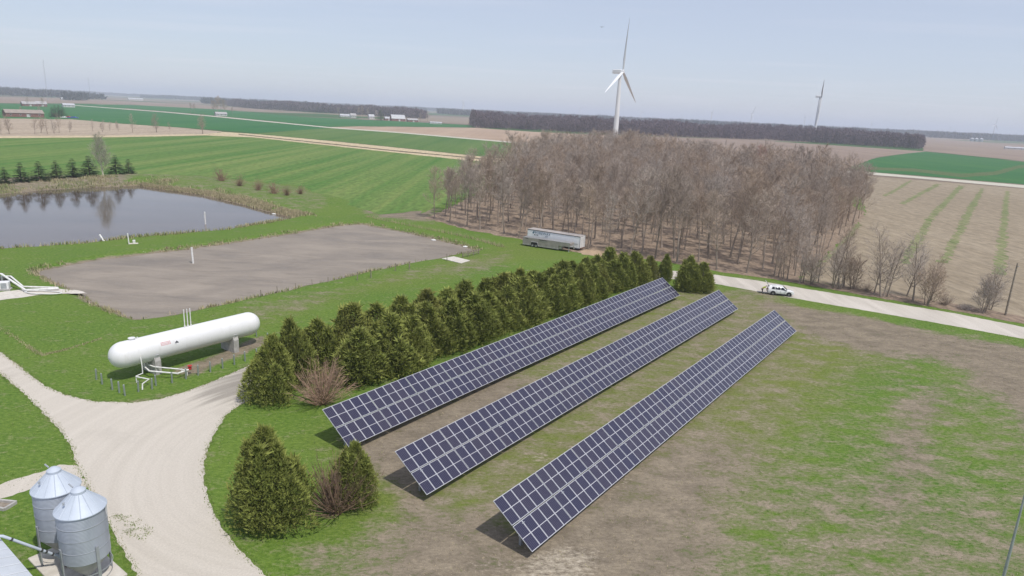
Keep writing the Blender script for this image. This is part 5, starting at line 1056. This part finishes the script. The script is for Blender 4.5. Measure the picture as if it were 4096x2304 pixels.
e0 = o(600, 500); m1 = ((cp > 0.1) & (cp < 3.2) & (rng.random(len(cand)) < 0.85 * np.clip(dens * 1.6 - .1, 0, 1))) | ((cp > 3.2) & (cp < 24) & (rng.random(len(cand)) < 0.75 * np.clip(dens * 2 - .7, 0, 1)) & (cand[:, 1] > 175) & (cp < 15 - 9 * sstep(cand[:, 0], -125, -80)))
m2 = (cl_ > 0.1) & (cl_ < 1.7) & (rng.random(len(cand)) < np.clip(dens * 1.5 - 0.25, 0.04, 1))
P1 = cand[m1]; P2 = cand[m2]
tag(tufts('dry_bank_grass', P1, 0.35, 1.0, 0.10, 5, 0.05 + 0.6 * vnoise(P1, 4, 8), M['straw']), 'dry straw coloured grass on the pond banks', 'grass')
tag(tufts('dry_lagoon_grass', P2, 0.25, 0.75, 0.08, 5, 0.08 + 0.5 * vnoise(P2, 3, 6), M['straw']), 'tufts of dry grass round the brown lagoon', 'grass')
wd = np.concatenate([np.array([o(290 + 75 * u, 1290 + 60 * u) for u in rng.random(26)]) + rng.normal(0, .3, (26, 2))]); wd = np.repeat(wd, 9, 0) + rng.normal(0, .13, (26 * 9, 2))
tag(tufts('drive_weeds', wd, 0.04, 0.13, 0.05, 3, np.full(len(wd), 0.85), M['straw'], 0.012), 'sparse weeds on the drive beside the feed bins', 'grass')
drv_ = np.array([o(x, y) for x, y in drive]); de = []
for i in range(len(drv_)):
    a_, b_ = drv_[i], drv_[(i + 1) % len(drv_)]; k_ = int(np.hypot(*(b_ - a_)) / 0.035); u = rng.random(k_)[:, None]; de.append(a_ + (b_ - a_) * u)
de = np.concatenate(de) + rng.normal(0, .13, (sum(len(x) for x in de), 2))
tag(tufts('drive_edge_grass', de, 0.05, 0.16, 0.05, 2, np.clip(0.55 + 0.4 * vnoise(de, 2.0, 3), 0, 1), M['straw'], 0.0), 'ragged grass fringe along the drive', 'grass')
sh_ = POND[4:10]; ps = []
for i in range(5):
    a_, b_ = sh_[i], sh_[i + 1]; k_ = int(np.hypot(*(b_ - a_)) * 55); u = rng.random(k_)[:, None]; nn_ = np.array([(b_ - a_)[1], -(b_ - a_)[0]]); nn_ = nn_ / np.hypot(*nn_); nn_ = nn_ if nn_ @ (POND.mean(0) - a_) < 0 else -nn_; ps.append(a_ + (b_ - a_) * u + nn_ * (0.5 + (1.5 + 0.7 * i) * rng.random(k_)[:, None] ** 1.2))
ps = np.concatenate(ps); ps = ps[vnoise(ps, 3.5, 12) > 0.22]
tag(tufts('shore_straw', ps, 0.35, 0.95, 0.09, 4, 0.02 + 0.16 * vnoise(ps, 3, 9), M['straw']), 'thick pale straw along the right shore of the pond', 'grass')
fence_line = [o(x, y) for x, y in ((920, 545), (1000, 562), (1080, 578), (1150, 592), (1215, 608), (1265, 622))]
old = [o(x, y) for x, y in ((6, 828), (70, 872), (105, 894), (165, 880), (255, 852))]
PO = np.concatenate([np.linspace(old[i], old[i + 1], 110) for i in range(4)]) + rng.normal(0, .16, (440, 2))
tag(tufts('dry_line_grass', PO, 0.06, 0.26, 0.05, 3, np.full(len(PO), 0.35), M['straw']), 'dry grass left along an old fence line by the gas tank', 'grass')
PF = np.concatenate([np.linspace(fence_line[i], fence_line[i + 1], 90) for i in range(5)]) + rng.normal(0, .35, (450, 2))
tag(tufts('tall_dry_stalks', PF, 0.4, 1.1, 0.03, 3, np.full(len(PF), 0.1), M['straw']), 'tall dry stalks in a line beyond the lagoon', 'grass')
nn = 52000; cg = np.stack([rng.uniform(-60, 75, nn), 24 + 95 * rng.random(nn) ** 1.3], 1)
drv = [o(x, y) for x, y in drive]; keep = (sdist(cg, drv) > 0.05) & (sdist(cg, LAG) > 1) & (sdist(cg, POND) > 1); keep &= ~inside(cg, [o(x, y) for x, y in road_up + road_lo])
gi = (np.clip(((cg[:, 1] - GY0) / GS).astype(int), 0, ny - 1) * nx + np.clip(((cg[:, 0] - GX0) / GS).astype(int), 0, nx - 1)); dd_ = dead[gi]
keep &= rng.random(nn) < 0.30 + 0.7 * fbm(cg, 6, 30)
cg, dd_ = cg[keep], dd_[keep]
tag(tufts('grass_tufts', cg, 0.05, 0.14, 0.045, 3, np.clip(1.05 - dd_ * 1.1 + rng.normal(0, .2, len(dd_)), 0, 1), M['straw'], 0.0), 'short uneven tufts of lawn grass', 'grass')

# ------------------------------------------------------------------ lagoon fittings
Z5 = (0, 800, 1024, 1376); Z6 = (1024, 800, 2048, 1376)
def standpipe(base, z0, h, r, lab, lean=(0, 0), name='standpipe'):
    t = empty(name, (base[0], base[1], z0)); tag(t, lab, 'pipe'); b = MB(); b.tube([(0, 0, -0.8), (lean[0], lean[1], h)], r, 12); b.build('pipe', M['white_pipe'], t, True)
    b = MB(); b.tube([(lean[0] * 0.97, lean[1] * 0.97, h - 0.12), (lean[0] * 1.003, lean[1] * 1.003, h + 0.01)], r * 1.12, 12); b.build('collar', M['white_paint'], t, True)
standpipe(f4(821.6, 897, WATER_Z), WATER_Z, 3.0, 0.17, 'white standpipe rising out of the pond water')
standpipe(f4(773, 1054, SLUDGE_Z), SLUDGE_Z, 2.95, 0.17, 'white standpipe rising out of the brown lagoon', (-0.12, 0.05))
standpipe(f4(517, 977), 0, 2.2, 0.11, 'thin white post on the grass bank between pond and lagoon', (-0.2, 0.1))
q = f4(425, 966); standpipe(q, 0, 1.0, 0.16, 'white pipe leaning low out of the pond bank', (-2.1, 1.5))
q = f4(*zoom(1345, 440, Z5)); t = empty('valve_box', (q[0], q[1], 0), 0.5); tag(t, 'small pale valve box beside the thin white post', 'box')
b = MB(); b.bevbox((0, 0, 0.05), (1.6, 0.9, 0.1), 0.02); b.build('slab', M['pale_concrete'], t); b = MB(); b.bevbox((0.1, 0, 0.42), (0.5, 0.5, 0.65), 0.05); b.build('housing', M['white_pipe'], t); b = MB(); b.tube([(0.1, 0, 0.7), (0.1, 0, 1.0)], 0.05, 8); b.build('stem', M['galv'], t)
for (X, Y, zz, Z_, lab) in ((1445, 536, SLUDGE_Z, Z5, 'pale float lying at the left far edge of the lagoon'), (1788, 409, SLUDGE_Z, Z6, 'small white float by the right bank of the lagoon'), (2108, 476, SLUDGE_Z, Z6, 'small white float near the right corner of the lagoon'), (180, 146, WATER_Z, Z6, 'white float near the right shore of the pond')):
    q = f4(*zoom(X, Y, Z_), zz); b = MB(); b.lathe([(1e-5, 0), (0.3, 0.02), (0.42, 0.14), (0.3, 0.26), (1e-5, 0.3)], 14); b.tube([(0, 0, 0.28), (0, 0, 0.40)], 0.06, 8); ob = b.build('float', M['white_pipe'], None, True); ob.location = (q[0], q[1], zz); ob.scale = (1.5, 0.9, 1); tag(ob, lab, 'float', 'floats on the ponds')
pd = [f4(*zoom(x, y, Z6)) for x, y in ((1868, 592), (1990, 571), (2152, 612), (2062, 640))]
b = MB(); b.add([(p[0], p[1], 0.10) for p in pd] + [(p[0], p[1], -0.05) for p in pd], [(0, 1, 2, 3), (7, 6, 5, 4), (0, 4, 5, 1), (1, 5, 6, 2), (2, 6, 7, 3), (3, 7, 4, 0)]); c0 = b.build('concrete_pad', M['pale_concrete']); tag(c0, 'pale concrete slab at the right corner of the brown lagoon', 'pad')
b = MB(); b.box((0, 0, 0.6), (0.12, 0.12, 1.3)); b.lathe([(0.085, 1.24), (1e-5, 1.30)], 8); fp_me = b.mesh('fence_post', M['wood'])
fps = [(1922, 612), (1542, 697), (1402, 713), (1157, 783), (1020, 807), (725, 828), (565, 856), (400, 892), (215, 925), (50, 962)]
for k, (X, Y) in enumerate(fps):
    q = f4(*zoom(X, Y, Z6)); ob = obj('fence_post', fp_me, None, (q[0], q[1], 0), random.uniform(0, 3)); ob.rotation_euler = (random.uniform(-.06, .06), random.uniform(-.06, .06), random.uniform(0, 3)); s_ = 1.15 if k < 5 else 0.75; ob.scale = (s_, s_, s_)
    tag(ob, ORD[k] + ' wooden post from the concrete slab along the near lagoon edge', 'post', 'posts along the lagoon')
a0, a1 = f4(*zoom(2080, 580, Z6)), f4(*zoom(2240, 545, Z6)); t = empty('board_fence', (a0[0], a0[1], 0), math.atan2(*(a1 - a0)[::-1])); tag(t, 'short dark board fence at the right lagoon corner', 'fence'); L = float(np.hypot(*(a1 - a0)))
for k in range(4): b = MB(); b.box((L * k / 3, 0, 0.55), (0.12, 0.12, 1.2)); b.build('post', M['wood'], t)
for z in (0.45, 0.75, 1.0): b = MB(); b.box((L / 2, -0.09, z), (L + 0.2, 0.035, 0.14)); b.build('board', M['wood'], t)
# transfer pipes at the left lagoon corner
base = f4(*zoom(240, 880, Z5)); t = empty('transfer_pipes', (base[0], base[1], 0)); tag(t, 'white transfer pipes bent down towards the left lagoon corner', 'pipes')
def pth(l): return [tuple(np.append(f4(*zoom(X, Y, Z5), h) - base, h)) for X, Y, h in l]
b = MB(); b.tube(pth([(-60, 742, 1.7), (15, 745, 1.7), (255, 905, 0.32), (592, 892, 0.25)]), 0.16, 12); b.build('pipe', M['white_pipe'], t, True)
b = MB(); b.tube(pth([(30, 768, 1.3), (108, 768, 1.3), (235, 872, 0.32), (585, 882, 0.22)]), 0.13, 12); b.build('pipe', M['white_pipe'], t, True)
for (X, Y, h) in ((255, 908, 0.3), (15, 760, 1.6)):
    q = pth([(X, Y, h)])[0]; b = MB(); b.box((q[0], q[1], h / 2 - 0.05), (0.18, 0.18, h)); b.build('support', M['galv'], t)
q = f4(*zoom(45, 905, Z5)); t = empty('pump_cabinet', (q[0], q[1], 0), 0.4); tag(t, 'white pump cabinet at the left picture edge below the bent pipes', 'cabinet')
b = MB(); b.bevbox((0, 0, 0.75), (1.4, 1.1, 1.1), 0.06); cb = b.build('housing', M['white_paint'], t); b = MB(); b.box((0, 0, 0.1), (1.7, 1.4, 0.2)); b.build('plinth', M['concrete'], t); b = MB(); b.box((0.1, -0.56, 0.75), (0.7, 0.03, 0.8)); b.build('door', M['galv'], cb)
q = f4(*zoom(30, 830, Z5)); t = empty('pump', (q[0], q[1], 0), 0.2); tag(t, 'dark pump unit behind the white cabinet at left', 'pump')
b = MB(); b.tube([(-0.8, 0, 0.6), (0.7, 0, 0.6)], 0.4, 14); b.build('motor', M['dark_steel'], t, True); b = MB(); b.box((0, 0, 0.12), (2.2, 1.2, 0.24)); b.build('skid', M['rust'], t); b = MB(); b.lathe([(0.3, 0.3), (0.55, 0.4), (0.55, 0.9), (0.3, 1.0)], 16, (0.95, 0, 0)); b.build('volute', M['dark_steel'], t, True)
osheet('concrete_apron', [(-40, 742), (0, 735), (60, 728), (130, 725), (200, 731), (220, 738), (110, 740), (60, 748), (-40, 760)], M['pale_concrete'], 0.02, 0.5, 0.1, 41)
hs = f4(*zoom(420, 935, Z5)); t = empty('hose', (hs[0], hs[1], 0)); tag(t, 'pale hose coiled in flat loops on the grass by the lagoon corner', 'hose')
pts_ = [(2.6 * math.cos(a) * (1 + .08 * math.sin(3 * a)) + 0.05 * a, 0.9 * math.sin(a) * (1 + .1 * math.cos(2 * a)) - .03 * a, 0.07 + 0.012 * a) for a in np.linspace(0, 4 * PI, 50)]
b = MB(); b.tube(pts_, 0.06, 6); b.build('coil', M['white_pipe'], t, True); b = MB(); b.tube([(-2.5, 0, 0.2), (-2.8, 0.1, 0.12)], 0.09, 8); b.build('coupling', M['galv'], t)

# ------------------------------------------------------------------ poles
q = o(2529, 793); t = empty('utility_pole', (q[0], q[1], 0), 0.4); tag(t, 'wooden utility pole on the far side of the road at right', 'pole')
b = MB(); b.tube([(0, 0, -0.3), (0, 0, 8.9)], [0.17, 0.11], 10); b.build('shaft', M['wood'], t, True); b = MB(); b.tube([(-0.02, -0.14, 8.35), (0.0, -0.32, 8.45)], 0.05, 6); b.build('insulator', M['galv'], t)
gq = f4(4008, 2330) * 0.86; t = empty('metal_pole', (gq[0], gq[1], 0)); tag(t, 'slim grey metal pole crossing the lower right corner', 'pole')
b = MB(); b.tube([(0, 0, -0.2), (0, 0, 5), (0, 0, 11.5)], [0.10, 0.085, 0.04], 10); b.build('shaft', M['galv'], t, True); b = MB(); b.box((0, 0, 0.03), (0.4, 0.4, 0.06)); b.build('base_plate', M['galv'], t)

# bird
q = at_dist(1514, 68, 170); t = empty('bird', tuple(q), 0.3); tag(t, 'small dark bird gliding left of the tallest turbine', 'bird')
b = MB(); b.lathe([(1e-5, -0.26), (0.04, -0.2), (0.075, 0), (0.05, 0.16), (0.045, 0.22), (1e-5, 0.29)], 10, (0, 0, 0), Matrix.Rotation(-PI / 2, 3, 'X')); bb = b.build('body', M['ink_dark'], t, True)
for s_ in (-1, 1):
    b = MB(); b.add([(s_ * .05, .1, .03), (s_ * .3, .14, .12), (s_ * .62, -.02, .10), (s_ * .3, -.08, .10), (s_ * .05, -.1, .02)] + [(s_ * .05, .1, .015), (s_ * .3, .14, .105), (s_ * .62, -.02, .095), (s_ * .3, -.08, .09), (s_ * .05, -.1, .005)], [(0, 1, 2, 3, 4), (9, 8, 7, 6, 5), (0, 5, 6, 1), (1, 6, 7, 2), (2, 7, 8, 3), (3, 8, 9, 4)]); b.build('wing', M['ink_dark'], t)
b = MB(); b.add([(0, -.2, 0), (.09, -.42, .01), (-.09, -.42, .01)] + [(0, -.2, -.015), (.09, -.42, -.005), (-.09, -.42, -.005)], [(0, 1, 2), (5, 4, 3), (0, 3, 4, 1), (1, 4, 5, 2), (2, 5, 3, 0)]); b.build('tail', M['ink_dark'], t)

# ------------------------------------------------------------------ farmsteads
M['brick'] = simple('brick_wall', (0.26, 0.12, 0.10), (0.20, 0.09, 0.08), 0.5, 0.85)
M['tan_roof'] = simple('tan_roof', (0.34, 0.28, 0.24), (0.26, 0.22, 0.19), 0.4, 0.8)
M['grey_roof'] = simple('grey_roof', (0.42, 0.40, 0.40), (0.34, 0.32, 0.32), 0.4, 0.7)
M['white_roof'] = simple('white_metal_roof', (0.50, 0.50, 0.52), (0.43, 0.43, 0.45), 0.2, 0.5)
M['siding'] = simple('white_siding', (0.56, 0.55, 0.53), (0.48, 0.47, 0.45), 0.4, 0.6)
def house(px, py, D, L, Wd, wall, ridge, wm, rm, lab, rz=None, gambrel=False, nwin=3, name='house', cat='house', door=True):
    q = at_dist(px, py, D); rz = (math.atan2(q[1], q[0]) - PI / 2 + 0.25) if rz is None else rz
    t = empty(name, (q[0], q[1], 0), rz); tag(t, lab, cat); h = Wd / 2
    sec = [(-h, 0), (h, 0), (h, wall)] + ([(h * .72, wall + (ridge - wall) * .62)] if gambrel else []) + [(0, ridge)] + ([(-h * .72, wall + (ridge - wall) * .62)] if gambrel else []) + [(-h, wall)]
    b = MB(); b.prism(sec, -L / 2, L / 2, 'x'); w_ = b.build('wall', wm, t)
    e = 0.5
    for s_ in (-1, 1):
        pr = [(s_ * (h + e), wall - 0.3 if not gambrel else wall - .4)] + ([(s_ * h * .73, wall + (ridge - wall) * .63 + .1)] if gambrel else []) + [(0.02 * s_, ridge + 0.15)]
        pr2 = pr + [(y, z + 0.25) for y, z in reversed(pr)]; b = MB(); b.prism(pr2, -L / 2 - e, L / 2 + e, 'x'); b.build('roof', rm, t)
    for k in range(nwin):
        b = MB(); b.box((-L / 2 + L * (k + .5) / nwin, -h - 0.02, wall * .55), (min(1.6, L / nwin * .4), 0.1, wall * .38)); f_ = b.build('window', M['siding'], t); b = MB(); b.box((-L / 2 + L * (k + .5) / nwin, -h - 0.06, wall * .55), (min(1.2, L / nwin * .3), 0.08, wall * .28)); b.build('pane', M['glass_dark'], f_)
    if door: b = MB(); b.box((L * .08, -h - 0.03, wall * .36), (1.3 if wall < 4 else 3.2, 0.1, wall * .72)); b.build('door', M['siding'], t)
    return t
house(60, 294, 905, 34, 12, 4.2, 7.2, M['brick'], M['tan_roof'], 'long low brick building at the far left edge of the fields', nwin=4)
house(72, 267, 1470, 20, 11, 4, 7.5, M['brick'], M['grey_roof'], 'brick house with grey roof behind the long low building at left')
house(103, 267.5, 1480, 16, 11, 4.5, 8.5, M['brick'], M['grey_roof'], 'red house right of the grey roofed brick house at left')
house(172, 267, 1500, 18, 10, 4, 6.5, M['siding'], M['white_roof'], 'white shed right of the dark evergreen clump at left', name='shed', cat='shed')
house(556, 292, 1255, 17, 9, 3.5, 6, M['siding'], M['grey_roof'], 'small white house under the tall bare trees at left centre')
house(868, 294.5, 1600, 22, 9, 3.5, 6.5, M['siding'], M['white_roof'], 'low pale shed at the left of the middle farm', name='shed', cat='shed')
house(888, 294, 1560, 12, 9, 5, 9, M['siding'], M['grey_roof'], 'pale farmhouse among trees in the middle farm')
house(934, 298, 1500, 11, 9, 5.5, 9.5, M['siding'], M['white_roof'], 'narrow pale house left of the tall spruce')
house(1000, 304, 1420, 27, 15, 5, 12, M['brick'], M['white_roof'], 'big red barn with white gambrel roof in the middle farm', gambrel=True, name='barn', cat='barn')
house(975, 302, 1445, 12, 12, 4, 7, M['brick'], M['white_roof'], 'lean white roofed shed left of the big red barn', name='shed', cat='shed')
house(1037, 304, 1400, 20, 10, 4, 6.5, M['brick'], M['grey_roof'], 'long red shed right of the big barn', name='shed', cat='shed')
house(1096, 308, 1320, 22, 6, 2.6, 3.6, M['siding'], M['white_roof'], 'low white shed out in the green field right of the middle farm', name='shed', cat='shed', nwin=2)
house(1215, 292.5, 3200, 45, 15, 5, 9, M['siding'], M['white_roof'], 'distant white barn above the left end of the middle dark wood', name='barn', cat='barn')
house(340, 243.5, 3600, 60, 18, 6, 10, M['siding'], M['white_roof'], 'distant white barn near the left horizon', name='barn', cat='barn')
house(166, 245, 2600, 28, 12, 4, 8, M['siding'], M['white_roof'], 'distant white building by dark trees near the left horizon', name='barn', cat='barn')
house(2551, 374.5, 1800, 34, 11, 3.4, 5.0, M['siding'], M['white_roof'], 'long low white building at the far right edge', name='shed', cat='shed')
house(2196, 328, 2700, 60, 16, 5, 8, M['siding'], M['white_roof'], 'distant white building above the right end of the dark treeline', name='barn', cat='barn')
for k, px in enumerate((2445, 2456, 2468)):
    q = at_dist(px, 354, 3150); t = empty('grain_bin', (q[0], q[1], 0)); tag(t, ORD[k] + ' from left of the distant grain bins at right', 'grain bin', 'distant grain bins'); b = MB(); b.lathe([(7, 0), (7, 9)], 20); b.build('wall', M['galv'], t, True); b = MB(); b.lathe([(7.2, 9.01), (0.8, 12.6), (1e-5, 12.8)], 20); b.build('roof', M['white_roof'], t)
def vehicle(px, py, D, rz, L, mat, lab):
    q = at_dist(px, py, D); t = empty('farm_truck', (q[0], q[1], 0), rz); tag(t, lab, 'truck')
    b = MB(); b.prism([(-L / 2, .5), (L / 2, .5), (L / 2, 1.1), (L * .28, 1.2), (L * .2, 1.95), (-L * .1, 1.95), (-L * .14, 1.15), (-L / 2, 1.1)], -1, 1); bd = b.build('body', mat, t); b = MB(); b.box((L * .05, 0, 1.6), (L * .22, 2.03, .4)); b.build('window', M['glass_dark'], bd)
    for x in (-L * .32, L * .32):
        for y in (-.9, .9): wheel(t, x, y, .42, .26, 1 if y > 0 else -1)
M['blue_paint'] = simple('blue_paint', (.05, .12, .45), (.04, .09, .35), 2, .4)
vehicle(171, 294, 915, 0.3, 7, M['red_paint'], 'red truck parked beside the dark evergreen clump at left'); vehicle(184, 295, 905, 0.1, 11, M['blue_paint'], 'blue truck right of the red truck at left'); vehicle(160, 294, 905, 0.2, 6, M['car_white'], 'white truck left of the red truck at left')
def far_tree(kit, px, py, D, h, h0, lab, group=None, name='bare_tree'):
    q = at_dist(px, py, D); return plant_tree(kit, q[0], q[1], h / h0, lab, group, name)
for k, (px, py, D, h) in enumerate(((132, 292, 930, 11), (140, 292, 935, 13), (149, 292, 930, 13.5), (158, 292, 935, 12))):
    far_tree((spr_trunk, SPR[k % 3]), px, py, D, h, 6.0, ORD[k] + ' from left of the dark evergreens beside the long brick building', 'dark evergreens at the left farm', 'spruce_tree').scale[0] *= 1.5
far_tree((spr_trunk, SPR[0]), 958, 305, 1410, 24, 6.0, 'tall dark spruce left of the big red barn', None, 'spruce_tree')
fl = [(540, 292, 1280, 26, 'leftmost of the tall bare trees over the small white house'), (548, 292, 1270, 31, 'tallest bare tree over the small white house'), (556, 292, 1290, 28, 'bare tree just right of the tallest one over the small white house'), (565, 292, 1270, 24, 'rightmost of the tall bare trees over the small white house'),
      (480, 288, 1350, 19, 'left bare tree of the pair west of the small white house'), (490, 288, 1340, 17, 'right bare tree of the pair west of the small white house'), (585, 290, 1330, 14, 'low bare tree alone right of the small white house'), (68, 268, 1400, 14, 'round bare tree before the grey roofed brick house'), (108, 268, 1400, 17, 'reddish bare tree before the red house at left'),
      (852, 292, 1640, 20, 'bare tree left of the low pale shed'), (903, 294, 1560, 21, 'bare tree just right of the pale farmhouse'), (912, 294, 1550, 24, 'bare tree midway between the two pale houses'), (925, 296, 1540, 24, 'bare tree just left of the narrow pale house'), (948, 299, 1500, 18, 'bare tree between the narrow pale house and the tall spruce'), (1058, 305, 1430, 17, 'bare tree right of the long red shed'), (1075, 305, 1440, 19, 'second bare tree right of the long red shed'), (52, 285, 980, 9, 'small bare tree at the left of the long low brick building'), (98, 288, 950, 10, 'small bare tree at the right of the long low brick building')]
for k, (px, py, D, h, lab) in enumerate(fl): far_tree(FOREST[k % 8], px, py, D, h, 16.5, lab, 'bare farmyard trees')

# ------------------------------------------------------------------ far woods
def far_wood(name, poly, h, spacing, ntri, size, mat, lab, seed=0):
    g = np.random.default_rng(seed); P = np.array(poly); lo_, hi_ = P.min(0), P.max(0); n = int(np.prod(hi_ - lo_) / spacing ** 2 * 1.1); C_ = g.uniform(lo_, hi_, (n, 2)); C_ = C_[inside(C_, [tuple(p) for p in poly])]; n = len(C_)
    H = h * (0.50 + 0.58 * vnoise(C_, spacing * 5, seed) + g.uniform(-.14, .14, n)); u = g.random((n, ntri)); zc = H[:, None] * (0.06 + 0.92 * u ** 0.75); rr_ = spacing * 0.75 * np.sqrt(g.random((n, ntri))) * np.clip(1.25 - 0.8 * u, .35, 1); a = g.uniform(0, 2 * PI, (n, ntri))
    B = np.stack([C_[:, 0, None] + rr_ * np.cos(a), C_[:, 1, None] + rr_ * np.sin(a), zc], 2).reshape(-1, 3); m = len(B); d = g.normal(0, 1, (m, 3)); d[:, 2] = np.abs(d[:, 2]) * 1.4 + .5; d /= np.linalg.norm(d, axis=1)[:, None]; s_ = np.cross(d, g.normal(0, 1, (m, 3))); s_ /= np.linalg.norm(s_, axis=1)[:, None]; L = size * g.uniform(.6, 1.4, m)
    V = np.stack([B - s_ * (L * .17)[:, None], B + s_ * (L * .17)[:, None], B + d * L[:, None]], 1).reshape(-1, 3)
    tw_ = g.uniform(0.25, 0.5, n); T0 = np.stack([np.column_stack([C_[:, 0] - tw_, C_[:, 1], np.zeros(n)]), np.column_stack([C_[:, 0] + tw_, C_[:, 1], np.zeros(n)]), np.column_stack([C_, H * .8])], 1).reshape(-1, 3)
    V = np.concatenate([V, T0]); V[:, 2] = np.maximum(V[:, 2], 0.0)
    ob = obj(name, tri_mesh(name, V, np.arange(len(V)).reshape(-1, 3), mat)); return tag(ob, lab, 'wood', kind='stuff')
def strip(px, scale): a = [o(x, y) for x, y in px]; return a + [p * scale for p in reversed(a)]
far_wood('far_woodland', strip([(1186, 320.5), (1350, 328), (1500, 336), (1700, 344), (1932, 352), (2100, 362), (2318, 376)], 1.22), 25, 8.5, 150, 2.4, M['wood_far'], 'long dark leafless wood across the middle distance', 1)
far_wood('far_woodland', strip([(572, 267), (644, 273.7), (829, 285), (960, 293), (1070, 300)], 1.12), 25, 11, 90, 4.0, M['wood_far'], 'long dark leafless wood at left centre in the distance', 2)
g = np.random.default_rng(5); polys = []
for k in range(46):
    az = R(g.uniform(-42, 44)); D = g.uniform(3000, 8200); w = g.uniform(250, 1300); dp = g.uniform(50, 140); c = np.array([math.sin(az), math.cos(az)]) * D; a = R(g.uniform(-25, 25)) - az * .6; dx = np.array([math.cos(a), math.sin(a)]); dy_ = np.array([-dx[1], dx[0]])
    polys.append([c - dx * w / 2, c + dx * w / 2, c + dx * w / 2 + dy_ * dp, c - dx * w / 2 + dy_ * dp])
for k in range(14):
    az0 = -44 + 90 * k / 14; az1 = az0 + 90 / 14 + .3; D0, D1 = g.uniform(8600, 9400, 2); q0 = np.array([math.sin(R(az0)), math.cos(R(az0))]) * D0; q1 = np.array([math.sin(R(az1)), math.cos(R(az1))]) * D1; polys.append([q0, q1, q1 * 1.03, q0 * 1.03])
polys.append(strip([(160, 252), (215, 253.5)], 1.03)); polys.append(strip([(2335, 346), (2420, 350), (2440, 351)], 1.05))
for k, pl in enumerate(polys): far_wood('distant_treeline', pl, 19, 17, 22, 15.0, M['haze_wood'], 'hazy blue-grey tree belt low on the horizon', 50 + k)

# ------------------------------------------------------------------ haze
HZ = 11500
b = MB(); b.box((0, HZ - 400, 74), (2 * HZ, 2 * HZ, 152)); hz_ob = b.build('haze', None) if False else None
hm = bpy.data.materials.new('haze'); hm.use_nodes = True; hn, hl = hm.node_tree.nodes, hm.node_tree.links; hn.clear()
ho = hn.new('ShaderNodeOutputMaterial'); hv = hn.new('ShaderNodeVolumePrincipled'); hv.inputs['Density'].default_value = 0.00015; hv.inputs['Color'].default_value = (0.80, 0.86, 1.0, 1); hv.inputs['Anisotropy'].default_value = 0.0
hl.new(hv.outputs[0], ho.inputs['Volume'])
tag(b.build('haze', hm), 'pale haze over the fields', 'haze', kind='stuff')
